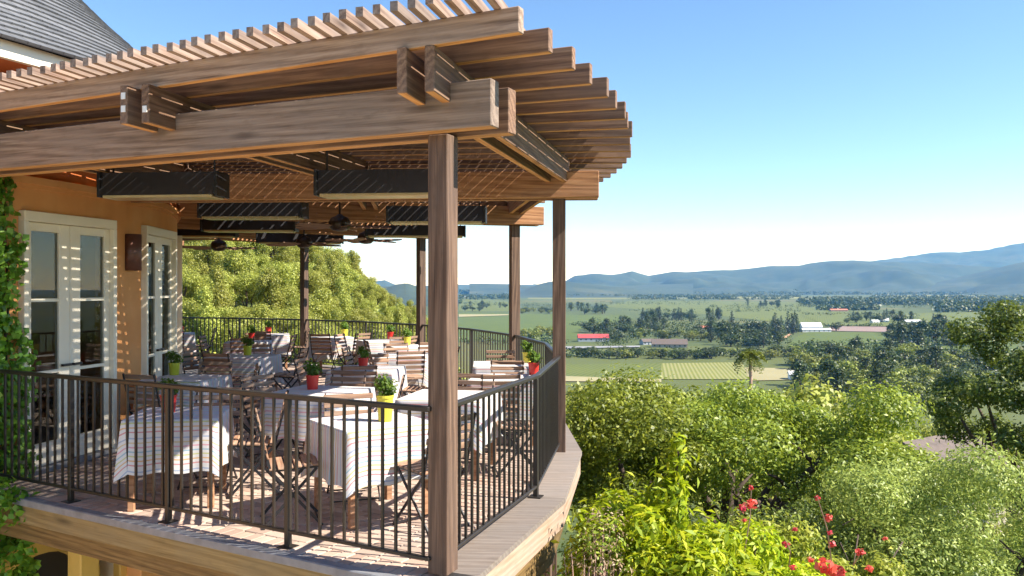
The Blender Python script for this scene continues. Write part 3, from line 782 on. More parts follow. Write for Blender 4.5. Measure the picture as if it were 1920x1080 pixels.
for k in range(5):
    ac = A0 + STEP * (k + 0.5); nrm = Vector((math.cos(R(ac)), math.sin(R(ac)), 0)); tg = Vector((-nrm.y, nrm.x, 0)); C0 = Vector((CX, CY, 0))
    n_ = 6.35
    while n_ < 11.46:
        h = n_ * math.tan(R(STEP / 2))
        s0, s1 = -h, h
        if k == 0:
            # reach past the first rafter
            t0 = n_ * math.tan(R(-26.55 - ac)); s0 = t0 - 0.27 + random.uniform(-0.015, 0.015)
        else: s0 += 0.004
        s1 -= 0.004
        c = C0 + nrm * n_ + Vector((0, 0, ZR1 + 0.0293))
        tw = random.uniform(-0.004, 0.004)
        bar_between('batten', c + tg * s0 + nrm * tw, c + tg * s1 - nrm * tw, 0.046, 0.0565, WOOD_BATTEN, per)
        n_ += 0.115

# ------------------------------------------------------------------ heaters and ceiling fans
def heater(x0, x1, y0, y1, d, tilt, label):
    Xa, Xb = (x0 - 960) / F * d, (x1 - 960) / F * d; zt, zb = EYE + (HY - y0) * d / F, EYE + (HY - y1) * d / F
    zc = (zt + zb) / 2; L = abs(Xb - Xa); h = zt - zb
    M0 = T((Xa + Xb) / 2, d, zb, tilt)
    e = empty('patio_heater', M0, label=label, cat='heater', group='long heaters hung under the pergola')
    v, f = [], []
    for xx in (-L / 2, L / 2): v += [(xx, -0.14, 0.03), (xx, 0.14, 0.03), (xx, 0.09, h), (xx, -0.09, h)]
    f = [(0, 1, 2, 3), (4, 7, 6, 5), (0, 3, 7, 4), (1, 5, 6, 2), (3, 2, 6, 7)]
    me = mesh('shell', v, f, METAL_HEATER); o = obj('shell', me, e, M0); md = o.modifiers.new('s', 'SOLIDIFY'); md.thickness = 0.008
    box('reflector', L - 0.05, 0.26, 0.03, BRASS, e, M0 @ T(0, 0, 0.02), 0.004)
    for s_ in (-1, 1): box('end_cap', 0.03, 0.29, h - 0.01, METAL_BLACK, e, M0 @ T(s_ * (L / 2 + 0.012), 0, 0.03 + h / 2 - 0.02), 0.004)
    top = ZR0 - zb
    for s_ in (-1, 1): box('hanger', 0.014, 0.014, max(0.05, top - h + 0.01), METAL_BLACK, e, M0 @ T(s_ * (L / 2 - 0.06), 0, (top + h) / 2))
heater(196, 418, 326, 374, 8.2, -0.10, 'dark heater nearest the ivy, hung before the orange wall')
heater(599, 824, 321, 371, 8.0, -0.10, 'dark heater left of the nearest post')
heater(381, 570, 380, 412, 10.3, -0.03, 'dark heater second row, left of the nearest fan')
heater(731, 908, 388, 421, 10.4, -0.03, 'dark heater second row, right of the nearest fan')
heater(385, 553, 413, 436, 12.6, 0.05, 'dark heater third row, left of the nearest fan')
heater(690, 870, 424, 446, 13.2, 0.05, 'dark heater third row, behind the nearest post')
heater(322, 440, 424, 446, 14.5, 0.1, 'dark heater beside the edge of the house wall')
heater(487, 640, 438, 458, 16.0, 0.15, 'dark heater farthest away, before the far post')

def fan(x, y, d, rot_, label):
    X, _, z = px(x, y, d=d)
    M0 = T(X, d, z)
    e = empty('ceiling_fan', M0, label=label, cat='fan', group='ceiling fans under the pergola')
    obj('motor', mesh('motor', *lathe([(0.03, -0.07), (0.09, -0.06), (0.14, -0.02), (0.15, 0.05), (0.12, 0.11), (0.05, 0.14), (0.03, 0.16)], 18), METAL_FAN, True), e, M0)
    obj('canopy', mesh('canopy', *lathe([(0.03, -0.09), (0.07, -0.03), (0.075, 0.0)], 14), METAL_FAN, True), e, M0 @ T(0, 0, ZR0 - z - 0.002))
    obj('down_rod', mesh('rod', *lathe([(0.014, 0.15), (0.014, ZR0 - z - 0.08)], 8), METAL_FAN), e, M0)
    bl = []
    for i in range(9):
        t = i / 8; bl.append((0.17 + 0.5 * t, 0.055 + 0.02 * math.sin(t * math.pi) + 0.012 * t))
    pts = [(x_, -w) for x_, w in bl] + [(0.69, -0.04), (0.69, 0.04)] + [(x_, w) for x_, w in reversed(bl)]
    v, f = prism(pts, -0.005, 0.005); bm_ = mesh('blade', v, f, WOOD_BLADE)
    for k in range(5):
        a = rot_ + k * 2 * math.pi / 5
        b = obj('blade', bm_, e, M0 @ Matrix.Rotation(a, 4, 'Z') @ T(0, 0, -0.01, 0, 0, R(12)))
        box('blade_arm', 0.16, 0.03, 0.012, METAL_FAN, b, M0 @ Matrix.Rotation(a, 4, 'Z') @ T(0.15, 0, 0.004, 0, 0, R(12)))
fan(637, 424, 11.3, 0.25, 'bronze ceiling fan nearest the camera, left of the front post')
fan(686, 450, 14.6, 0.9, 'bronze ceiling fan against the sky, just behind the nearest fan')
fan(410, 464, 15.6, 0.1, 'dark ceiling fan against the trees, beside the house wall')
fan(570, 458, 15.0, 0.55, 'dark ceiling fan in front of the far left post')

# ------------------------------------------------------------------ furniture
def copy_tree(root, M):
    r = root.copy(); COL.objects.link(r); r.matrix_basis = M; WM[r.name] = M.copy()
    def kids(src, dst):
        for ch in src.children:
            c = ch.copy(); COL.objects.link(c); c.parent = dst; c.matrix_parent_inverse = Matrix.Identity(4); c.matrix_basis = ch.matrix_basis.copy(); kids(ch, c)
    kids(root, r); return r

def make_chair():
    I = Matrix.Identity(4)
    e = empty('folding_chair', I)
    w = 0.43
    for i in range(6): box('seat_slat', w, 0.048, 0.016, WOOD_SLAT, e, T(0, -0.16 + i * 0.064, 0.452 + 0.004 * i, 0, 0, R(2)), 0.003)
    for i in range(5):
        z = 0.555 + i * 0.072; y = -0.185 - (z - 0.45) * 0.235
        box('back_slat', w + 0.01, 0.014, 0.046, WOOD_SLAT, e, T(0, y + 0.012, z, 0, 0, R(13)), 0.003)
    for s_ in (-1, 1):
        x = s_ * (w / 2 - 0.012)
        bar_between('back_leg', (x, -0.285, 0.875), (x, -0.175, 0.44), 0.022, 0.010, METAL_BLACK, e, up=Vector((1, 0, 0)))
        bar_between('front_leg', (x, -0.175, 0.44), (x, 0.21, 0.0), 0.022, 0.010, METAL_BLACK, e, up=Vector((1, 0, 0)))
        bar_between('rear_leg', (x * 0.93, 0.17, 0.445), (x * 0.93, -0.23, 0.0), 0.022, 0.010, METAL_BLACK, e, up=Vector((1, 0, 0)))
        bar_between('seat_rail', (x * 0.93, -0.18, 0.437), (x * 0.93, 0.18, 0.452), 0.012, 0.016, METAL_BLACK, e)
    bar_between('crossbar', (-w / 2, 0.19, 0.02), (w / 2, 0.19, 0.02), 0.012, 0.012, METAL_BLACK, e)
    bar_between('crossbar', (-w / 2 + 0.015, -0.212, 0.02), (w / 2 - 0.015, -0.212, 0.02), 0.012, 0.012, METAL_BLACK, e)
    return e

def cloth_mesh(hx, hy, drop, seed):
    rs = random.Random(seed)
    ring = []
    n = 14
    side = [(-hx, -hy, hx, -hy, 0, -1), (hx, -hy, hx, hy, 1, 0), (hx, hy, -hx, hy, 0, 1), (-hx, hy, -hx, -hy, -1, 0)]
    for x0, y0, x1, y1, nx, ny in side:
        for i in range(n):
            t = i / n; cx_ = 1.0 if i == 0 else 0.0
            ring.append((x0 + (x1 - x0) * t, y0 + (y1 - y0) * t, nx, ny, i))
    N = len(ring); v, f, uv = [], [], []
    rows = [0.0, 0.02, 0.12, 0.25, 0.38]
    ph = rs.uniform(0, 6)
    for k, dr in enumerate(rows):
        q = dr / rows[-1]
        for j, (x, y, nx, ny, i) in enumerate(ring):
            if i == 0:   # corner: hangs out along the diagonal and a little lower
                ox, oy = math.copysign(1, x), math.copysign(1, y); out = (0.004 + 0.045 * q)
                X, Y = x + ox * out, y + oy * out; Z = -dr * drop / 0.38 * 1.12 - 0.002
                fu, fv = x + ox * dr * 0.9, y + oy * dr * 0.9
            else:
                wv = math.sin(ph + i * 0.95 + j * 0.2) * 0.018 * q + (0.006 + 0.02 * q)
                X, Y = x + nx * wv, y + ny * wv; Z = -dr * drop / 0.38 * (1 + 0.02 * math.sin(ph + j))
                fu, fv = x + nx * dr, y + ny * dr
            if k == 0: X, Y, Z = x, y, 0.004
            v.append((X, Y, Z)); uv.append((fu, fv))
    for k in range(len(rows) - 1):
        for j in range(N):
            f.append((k * N + j, (k + 1) * N + j, (k + 1) * N + (j + 1) % N, k * N + (j + 1) % N))
    f.append(tuple(range(N)))
    me = mesh('tablecloth', v, f, CLOTH, False)
    ul = me.uv_layers.new(name='UVMap')
    for lp in me.loops: ul.data[lp.index].uv = uv[lp.vertex_index]
    me.polygons.foreach_set('use_smooth', [k < len(f) - 1 for k in range(len(f))])
    return me

def pot(X, Y, z, kind, label, h=0.15, scale=1.0):
    m = {'red': POT_RED, 'lime': POT_LIME, 'yellow': POT_YELLOW, 'terracotta': TERRACOTTA}[kind]
    e = empty('potted_plant', T(X, Y, z), label=label, cat='plant', group='small potted plants on the tables')
    r = 0.068 * scale
    obj('pot', mesh('pot', *lathe([(r * 0.78, 0), (r * 0.80, 0.004), (r * 0.97, h * 0.9), (r * 1.06, h * 0.9), (r * 1.06, h), (r * 0.95, h), (r * 0.93, h - 0.015)], 22, True), m, False), e, T(X, Y, z))
    rg = np.random.default_rng(int(abs(X * 977 + Y * 131)) + 3)
    hh = {'yellow': 0.17}.get(kind, 0.15) * scale
    P, N = clump_points([(0, 0, h + hh * 0.45, r * 1.1, r * 1.1, hh * 0.55), (r * 0.5, 0.02, h + hh * 0.3, r, r, hh * 0.4), (-r * 0.6, 0, h + hh * 0.6, r * 0.8, r * 0.8, hh * 0.4)], 230, rg, 0.2)
    N[:, 2] += 0.3
    Vv, Qq = leaves(P, N, rg.uniform(0.03, 0.06, len(P)) * scale, 0.42, rng=rg)
    obj('foliage', np_mesh('foliage', Vv, Qq, LF_POT), e, T(X, Y, z), kind='stuff')
    obj('soil', mesh('soil', *lathe([(r * 0.9, h - 0.02), (r * 0.9, h - 0.012)], 14), SOIL), e, T(X, Y, z))

chair0 = make_chair(); used = [False]
CHAIRS = []
def place_chair(X, Y, rz, label):
    M = T(X, Y, 0.003, rz)
    if not used[0]:
        used[0] = True; c = chair0; c.matrix_basis = M; WM[c.name] = M
    else: c = copy_tree(chair0, M)
    tag(c, label, 'chair', 'slatted folding chairs around the tables'); CHAIRS.append((X, Y))

# (x, y, half size x, half size y, turn, pot kind, pot offset, table name used in the labels, chairs as bearing lists)
def deck_ok(X, Y, m=0.25):
    r = math.hypot(X - CX, Y - CY)
    if r > R_RAIL - m or r < R_WALL + m: return False
    q = Vector((X, Y, 0)) - RAIL_L
    return q.dot(E2) > m
TABLES = [
    (-2.86, 7.20, .37, .37, 10, 'red', (316, 773), 'the red-potted table beside the nearest glass door', (165, 15, 75)),
    (-3.88, 9.95, .38, .38, -8, 'lime', (311, 703), 'the lime-potted table against the wall', (-95, 30, 95)),
    (-2.00, 8.72, .42, .42, -15, 'red', (586, 730), 'the red-potted table behind the front rail', (172, 30, 100)),
    (-1.14, 6.78, .38, .38, 36, 'yellow', (722, 790), 'the yellow-potted table next to the front post', (165, 80, -70)),
    (-4.20, 13.0, .45, .45, -6, 'lime', (464, 666), 'the lime-potted table beyond the wall edge', (-85, 5, 95, 180)),
    (-5.20, 16.5, .40, .40, 10, 'red', (472, 638), 'the red-potted table behind the lime-potted one', (-90, 90, 0, 180)),
    (-7.75, 19.3, .40, .40, 20, 'red', (341, 621), 'the red-potted table farthest left by the wall edge', (-90, -10, 180)),
    (-5.45, 18.9, .40, .40, 15, 'red', (505, 622), 'the red-potted table at the far left railing', (-100, 0, 180)),
    (-3.80, 17.8, .40, .40, 25, 'yellow', (632, 627), 'the yellow-potted table at the far railing', (-120, -60, 0)),
    (-1.92, 11.1, .42, .42, -5, 'red', (681, 692), 'the red-potted table in the middle of the terrace', (-85, 10, 175, 95)),
    (-2.62, 16.8, .40, .40, 25, 'red', (732, 636), 'the red-potted table at the far railing', (-70, 150, 20)),
    (-1.80, 15.2, .40, .40, 20, 'yellow', (757, 645), 'the yellow-potted table left of the front post', (-80, 0, 180, 95)),
    (-0.12, 11.75, .42, .42, 2, 'yellow', (995, 680), 'the yellow-potted table at the curved railing', (-85, 175, 95)),
    (-0.08, 10.0, .40, .40, -5, 'red', (1016, 699), 'the red-potted table at the curved railing', (-92, 172, 92)),
    (-1.75, 13.3, .40, .40, 5, None, None, 'the bare table in the middle of the terrace', (-80, 10, 180, 95)),
    (-0.62, 8.35, .42, .42, -12, None, None, 'the bare sunlit table behind the front post', (5, 165, 90)),
]
SIDE = lambda b: 'near side' if -135 < b < -45 else 'right side' if -45 <= b <= 45 else 'far side' if b < 135 else 'left side'
for i, (X, Y, hx, hy, turn, kd, pp, nm, ch) in enumerate(TABLES):
    M0 = T(X, Y, 0, R(turn))
    t = empty('dining_table', M0, label='square wooden table, ' + nm, cat='table', group='square dining tables on the terrace')
    box('table_top', 2 * hx - 0.01, 2 * hy - 0.01, 0.03, WOOD_TABLE, t, M0 @ T(0, 0, 0.731), 0.003)
    for sx in (-1, 1):
        for sy in (-1, 1): box('leg', 0.05, 0.05, 0.714, WOOD_TABLE, t, M0 @ T(sx * (hx - 0.06), sy * (hy - 0.06), 0.359), 0.003)
    for sx in (-1, 1): box('apron', 0.02, 2 * hy - 0.18, 0.07, WOOD_TABLE, t, M0 @ T(sx * (hx - 0.06), 0, 0.678))
    c = obj('tablecloth', cloth_mesh(hx, hy, 0.43, i), None, M0 @ T(0, 0, 0.7475))
    tag(c, 'white cloth with thin coloured stripes over ' + nm, 'tablecloth', 'striped tablecloths')
    if kd:
        d = F * (EYE - 0.75) / (pp[1] - HY); w = Vector(((pp[0] - 960) / F * d, d, 0))
        q = M0.inverted() @ w; q.x = max(-hx + .08, min(hx - .08, q.x)); q.y = max(-hy + .08, min(hy - .08, q.y))
        # keep the photo column: slide along the ray inside the table top
        w = M0 @ q
        pot(w.x, w.y, 0.752, kd, f'green herb in a {kd} pot on ' + nm.replace(f'{kd}-potted ', ''), h=0.21 if (kd == 'yellow' and i == 3) else 0.15)
    names = {}
    for b in ch:
        aa = R(b + turn); dist = max(hx, hy) + random.uniform(0.16, 0.26)
        cx_, cy_ = X + math.cos(aa) * dist, Y + math.sin(aa) * dist
        if not deck_ok(cx_, cy_, 0.3): continue
        if any(math.hypot(cx_ - p, cy_ - q) < 0.40 for p, q in CHAIRS): continue
        s_ = SIDE(b)
        s_ = s_ if s_ not in names else 'other ' + s_; names[s_] = 1
        place_chair(cx_, cy_, aa + math.pi / 2 + R(random.uniform(-14, 14)), f'slatted wooden folding chair, {s_} of ' + nm)

# ------------------------------------------------------------------ near plants
def plant(name, M, crown_v, crown_q, lm, label, cat='shrub', stems=None, bark=BARK, group=None):
    e = empty(name, M, label=label, cat=cat, group=group)
    if stems: obj('trunk' if cat == 'tree' else 'stem', mesh('trunk', stems[0], stems[1], bark, True), e, M)
    obj('crown' if cat == 'tree' else 'foliage', np_mesh('crown', crown_v, crown_q, lm), e, M, kind='stuff')
    return e

def limbs(base, targets, r0, rs, bend=0.25):
    parts = []
    for t in targets:
        b, t = Vector(base), Vector(t); pts, rad = [], []
        for k in range(7):
            q = k / 6
            p = b.lerp(t, q); p.z = b.z + (t.z - b.z) * (q ** 0.8)
            j = bend * math.sin(q * math.pi)
            pts.append(p + Vector((rs.uniform(-j, j), rs.uniform(-j, j), rs.uniform(-j, j) * 0.4))); rad.append(r0 * (1 - 0.82 * q) + 0.008)
        parts.append(tube(pts, rad, 7))
        for _ in range(3):
            k = rs.randint(2, 5); p = pts[k]; q = p + Vector((rs.uniform(-.8, .8), rs.uniform(-.8, .8), rs.uniform(0.1, .8)))
            parts.append(tube([p, p.lerp(q, .5) + Vector((0, 0, .08)), q], [rad[k] * .55, rad[k] * .35, 0.008], 5))
    return join(parts)

def oak(name, X, Y, zg, cz, rx, ry, rz, n, leaf, lm, label, nclump=34, csize=(0.5, 0.85), seed=1, trunk_x=0.0, trunk_top=None, nlimb=6, r0=0.13, gap=0.5, low=-0.55, window=None):
    rs = random.Random(seed); rg = np.random.default_rng(seed)
    cl = []
    while len(cl) < nclump:
        x, y, z = rs.uniform(-1, 1), rs.uniform(-1, 1), rs.uniform(low, 1)
        q = x * x + y * y + z * z
        if q > 1 or q < gap * gap: continue
        c = rs.uniform(*csize); cl.append((x * rx, y * ry, cz - zg + z * rz, c * 1.15, c * 1.15, c * 0.75))
    P, N = clump_points(cl, n, rg, 0.5)
    if window:      # the open side where trunk and limbs show
        x0, x1, z0, z1 = window
        e_ = 0.25 * np.sin(P[:, 2] * 7.0)
        keep = ~((P[:, 0] > x0 + e_) & (P[:, 0] < x1 + e_) & (P[:, 2] > z0) & (P[:, 2] < z1) & (P[:, 1] < 2.0)) | (rg.random(len(P)) < 0.04)
        P, N = P[keep], N[keep]
    # fine twig sprays break the outline
    k = len(P) // 12; P[:k] += N[:k] * rg.uniform(0.0, 0.18, (k, 1))
    Vv, Qq = leaves(P, N, rg.uniform(0.7, 1.35, len(P)) * leaf, 0.52, rng=rg)
    tg = [(c[0] * .75, c[1] * .75, c[2] - 0.2) for c in rs.sample(cl, nlimb)]
    b = (trunk_x, 0, 0.0)
    stem = limbs(b, tg, r0, rs)
    return plant(name, T(X, Y, zg), Vv, Qq, lm, label, 'tree', stem)

oak('oak_tree', 5.55, 17.5, -4.9, -1.55, 2.9, 2.5, 1.45, 56000, 0.088, LF_OAK, 'broad light green oak with dark forked trunk below the terrace', 44, (0.45, 0.8), 3, trunk_x=-0.75, nlimb=10, r0=0.22, window=(-1.5, 0.15, 0.9, 3.25))
oak('oak_tree', 2.15, 16.3, -4.8, -1.4, 1.35, 1.9, 1.5, 34000, 0.085, LF_OAK, 'dense light green oak beside the curved corner of the terrace', 30, (0.4, 0.75), 5, nlimb=5, r0=0.1)
oak('oak_tree', 16.2, 27.0, -7.2, -1.6, 2.7, 2.6, 2.7, 19000, 0.14, LF_DARK, 'dark loose-crowned oak standing at the right edge', 30, (0.38, 0.75), 8, trunk_x=0.8, nlimb=8, r0=0.16, low=-0.8)
oak('oak_tree', 8.2, 24.0, -6.5, -3.1, 2.6, 2.0, 1.3, 22000, 0.09, LF_OAK, 'yellow green oak between the broad oak and the brown roof', 24, (0.5, 0.8), 13, nlimb=5, r0=0.12)

# fine-leaved shrub at the right
def bush(name, X, Y, zg, clumps, n, leaf, lm, label, seed, asp=0.5, inner=0.5, nst=7, spread=0.5, stem_r=0.02, bark=BARK, cat='shrub', group=None, droop=0.0, zst=None):
    rg = np.random.default_rng(seed); rs = random.Random(seed)
    P, N = clump_points(clumps, n, rg, inner)
    k = len(P) // 10; P[:k] += N[:k] * rg.uniform(0.0, 0.18, (k, 1))
    Vv, Qq = leaves(P, N, rg.uniform(0.7, 1.35, n) * leaf, asp, rng=rg, droop=droop)
    stem = limbs((0, 0, 0), [(c[0], c[1], c[2]) for c in rs.sample(clumps, min(nst, len(clumps)))], stem_r, rs, 0.06)
    return plant(name, T(X, Y, zg), Vv, Qq, lm, label, cat, stem, bark, group)
def blob(rx, ry, rz, n, seed, cs, z0):
    rs = random.Random(seed); out = []
    while len(out) < n:
        x, y, z = rs.uniform(-1, 1), rs.uniform(-1, 1), rs.uniform(-0.9, 1)
        if not 0.3 < x * x + y * y + z * z < 1: continue
        c = rs.uniform(*cs); out.append((x * rx, y * ry, z0 + z * rz, c, c, c * .85))
    return out
bush('fine_leaved_shrub', 6.0, 11.4, -4.2, blob(1.75, 1.3, 1.15, 34, 4, (0.35, 0.6), 2.6), 52000, 0.06, LF_OLIVE, 'large rounded grey green shrub in the lower right corner', 21, asp=0.4, stem_r=0.05)
bush('fine_leaved_shrub', 4.25, 12.6, -4.3, blob(1.25, 1.0, 0.6, 22, 6, (0.3, 0.5), 2.05), 24000, 0.05, LF_DARK, 'dark green shrub behind the red flowers', 22, asp=0.45, stem_r=0.04)
bush('fine_leaved_shrub', 2.0, 12.0, -4.2, blob(1.1, 0.9, 0.8, 20, 7, (0.3, 0.5), 2.1), 20000, 0.055, LF_DARK, 'dark green shrub under the dense oak, behind the citrus', 23, asp=0.45, stem_r=0.04)

# citrus bush with a tall shoot
cl = blob(0.66, 0.5, 0.62, 36, 9, (0.17, 0.27), 3.62) + [(0.08, 0, 3.98, .13, .13, .16), (0.10, 0.02, 4.2, .11, .11, .15), (0.11, 0, 4.4, .10, .10, .14), (0.12, 0.0, 4.54, .07, .07, .11), (-0.2, 0.05, 3.85, .16, .16, .14), (0.45, 0, 3.75, .2, .2, .15)]
bush('citrus_bush', 1.22, 6.75, -4.0, cl, 13500, 0.092, LF_CITRUS, 'bright yellow green citrus bush with one tall shoot', 31, asp=0.29, inner=0.25, nst=10, stem_r=0.018)
cl = blob(0.6, 0.45, 0.45, 26, 12, (0.15, 0.24), 3.25)
bush('citrus_bush', 2.0, 7.0, -4.0, cl, 6500, 0.082, LF_CITRUS, 'low lime green bush between the citrus and the red flowers', 32, asp=0.3, inner=0.25, nst=8, stem_r=0.015)

# red flowering climber
cl = blob(0.72, 0.5, 0.42, 20, 14, (0.14, 0.24), 3.32)
fv = bush('flowering_vine', 2.75, 7.7, -4.0, cl, 7500, 0.055, LF_VINE, 'sprawling vine with red trumpet flowers at the bottom right', 33, asp=0.42, inner=0.2, nst=10, stem_r=0.012)
def flower(X, Y, Z, s_, parent):
    rg = np.random.default_rng(int(X * 1000 + Z * 777) % 9999)
    P, N = clump_points([(0, 0, 0, s_, s_, s_ * .8)], 26, rg, 0.3)
    Vv, Qq = leaves(P, N, rg.uniform(0.8, 1.3, 26) * s_ * 0.95, 0.75, rng=rg)
    obj('flower', np_mesh('flower', Vv, Qq, PETAL), parent, T(X, Y, Z))
for (x, y, s_) in [(1409, 944, .045), (1392, 952, .035), (1408, 915, .022), (1550, 1062, .075), (1572, 1072, .05), (1533, 934, .022), (1553, 970, .035), (1556, 999, .022), (1472, 1020, .03), (1612, 1034, .035), (1577, 1068, .03), (1490, 992, .022), (1630, 1066, .03), (1486, 1064, .03), (1396, 976, .02), (1560, 1020, .03), (1660, 1010, .022), (1440, 1072, .025), (1520, 1050, .025)]:
    X, Y, Z = px(x, y, d=6.55 + 0.2 * math.sin(x)); flower(X, Y, Z, s_, fv)
for (x0, y0, x1, y1) in [(1395, 1040, 1409, 910), (1560, 1060, 1532, 930), (1600, 1060, 1614, 1030), (1480, 1060, 1474, 1015)]:
    a_, b_ = px(x0, y0, d=6.8), px(x1, y1, d=6.55 + 0.2 * math.sin(x1))
    v, f = tube([a_, ((a_[0] + b_[0]) / 2 + .02, (a_[1] + b_[1]) / 2, (a_[2] + b_[2]) / 2 + .02), b_], [.007, .005, .003], 5)
    obj('flower_stem', mesh('flower_stem', [(p[0] - 2.75, p[1] - 7.7, p[2] + 4) for p in v], f, TWIG), fv, T(2.75, 7.7, -4.0))

# dry twiggy shrub and white-flowered shrub by the deck edge
rs = random.Random(5); tw = []
for i in range(230):
    a, r_ = rs.uniform(0, 6.28), rs.uniform(0, 0.34); x, y = math.cos(a) * r_, math.sin(a) * r_
    h = rs.uniform(3.1, 4.05) - r_ * 0.9; b = Vector((x * 0.5, y * 0.5, 1.5)); t = Vector((x * 1.25 + rs.uniform(-.06, .06), y * 1.25 + rs.uniform(-.06, .06), h))
    m_ = b.lerp(t, .65) + Vector((rs.uniform(-.05, .05), rs.uniform(-.05, .05), 0)); tw.append(tube([b, m_, t], [.006, .0045, .002], 4))
sv, sf = join(tw)
rg = np.random.default_rng(8); P, N = clump_points([(0, 0, 3.45, .34, .34, .5), (0.05, 0.1, 3.95, .2, .25, .2)], 1500, rg, 0.3)
Vv, Qq = leaves(P, N, rg.uniform(0.02, 0.045, 1500), 0.35, rng=rg)
e = plant('dry_shrub', T(0.68, 6.35, -4.0), Vv, Qq, LF_DRY, 'dry brown twiggy shrub between terrace edge and citrus', 'shrub', (sv, sf), TWIG)
P, N = clump_points([(0, 0, 3.95, .2, .25, .16), (.12, .1, 3.6, .3, .3, .3)], 900, rg, 0.3); Vv, Qq = leaves(P, N, rg.uniform(0.03, 0.05, 900), 0.45, rng=rg)
obj('green_shoots', np_mesh('green_shoots', Vv, Qq, LF_OAK), e, T(0.68, 6.35, -4.0), kind='stuff')
cl = blob(0.42, 0.42, 0.35, 12, 15, (0.14, 0.22), 2.95)
e = bush('white_flowered_shrub', 0.36, 7.2, -4.0, cl, 4200, 0.04, LF_OLIVE, 'small green shrub with white flower sprays under the deck edge', 35, asp=0.5, inner=0.3)
for k in range(9):
    rg = np.random.default_rng(60 + k); x, y = rs.uniform(-.35, .45), rs.uniform(-.45, .1)
    P, N = clump_points([(x, y, 3.28 - k * .02, .03, .03, .09)], 26, rg, .1); Vv, Qq = leaves(P, N, 0.03, .7, rng=rg)
    obj('flower_spray', np_mesh('flower_spray', Vv, Qq, PETAL_W), e, T(0.36, 7.2, -4.0))

# filler shrubs on the bank
for i, (X, Y, s_) in enumerate([(9.5, 14.5, 1.3), (8.3, 17.5, 1.2), (11.5, 17.0, 1.4), (12.2, 21.0, 1.5), (5.2, 14.2, 0.8), (0.9, 13.4, 1.0), (10.2, 24.0, 1.5), (3.4, 20.0, 1.2)]):
    zg = ground(X, Y)
    names_ = ['right of the rounded grey green shrub', 'under the right of the broad oak', 'below the dark oak at the right edge', 'at the foot of the dark oak', 'under the trunk of the broad oak', 'just behind the curved deck corner', 'in front of the brown roof', 'behind the two light green oaks']
    bush('bank_shrub', X, Y, zg, blob(s_ * .9, s_ * .8, s_ * .6, 16, 70 + i, (0.3 * s_, 0.5 * s_), s_ * .95), 9000, 0.075, [LF_OLIVE, LF_DARK, LF_OAK][i % 3], 'bushy green shrub ' + names_[i], 90 + i, stem_r=0.03, group='shrubs on the bank below the terrace')

# ivy on the wall at the left
rg = np.random.default_rng(17)
n = 12000
aa = rg.uniform(-31, -15.5, n); zz = rg.uniform(-1.6, 3.0, n)
edge = -17.9 + 0.9 * np.sin(zz * 2.3) + 0.6 * np.sin(zz * 6.1 + 1) - np.clip(zz - 2.2, 0, 1) * 1.5 + np.clip(0.2 - zz, 0, 1) * 1.2
keep = aa < edge; aa, zz = aa[keep], zz[keep]
rr = R_WALL + 0.03 + rg.uniform(0, 0.2, len(aa)) ** 1.3
P = np.stack([rr * np.cos(np.radians(aa)), rr * np.sin(np.radians(aa)), zz], 1)
N = np.stack([np.cos(np.radians(aa)), np.sin(np.radians(aa)), np.full(len(aa), 0.35)], 1)
# the hanging lobe over the left end of the deck edge
hp = px(12, 950, d=7.3)
P2, N2 = clump_points([(hp[0] - CX, hp[1] - CY, hp[2], .22, .16, .20), (hp[0] - CX - .1, hp[1] - CY - .1, hp[2] + .1, .2, .2, .2), (hp[0] - CX + .12, hp[1] - CY, hp[2] + .1, .13, .1, .07)], 330, rg, 0.4)
hp = px(10, 1060, d=7.6); P3, N3 = clump_points([(hp[0] - CX, hp[1] - CY, hp[2], .3, .15, .2), (hp[0] - CX + .22, hp[1] - CY, hp[2] + .2, .1, .1, .12)], 150, rg, 0.4)
P, N = np.concatenate([P, P2, P3]), np.concatenate([N, N2, N3])
Vv, Qq = leaves(P, N, rg.uniform(0.045, 0.095, len(P)), 0.8, rng=rg, droop=1.2)
iv = empty('ivy', T(CX, CY, -4.0), label='thick green ivy climbing the wall at the left edge', cat='ivy')
obj('foliage', np_mesh('ivy', Vv, Qq, LF_IVY), iv, MC, kind='stuff')
rs = random.Random(2); st = []
for i in range(6):
    a = rs.uniform(-31, -19.5); pts = []
    for k in range(8):
        p = pol(R_WALL + 0.03, a + 0.8 * math.sin(k * 1.3 + i), -4.0 + k * 0.95); pts.append((p.x - CX, p.y - CY, p.z))
    st.append(tube(pts, [0.02 - 0.0015 * k for k in range(8)], 5))
obj('stem', mesh('stem', *join(st), BARK), iv, MC)
up_ = px(186, 1042, d=9.05)
pot(up_[0], up_[1], -1.018, 'terracotta', 'terracotta potted plant on the low cream wall under the terrace', h=0.16, scale=1.2)

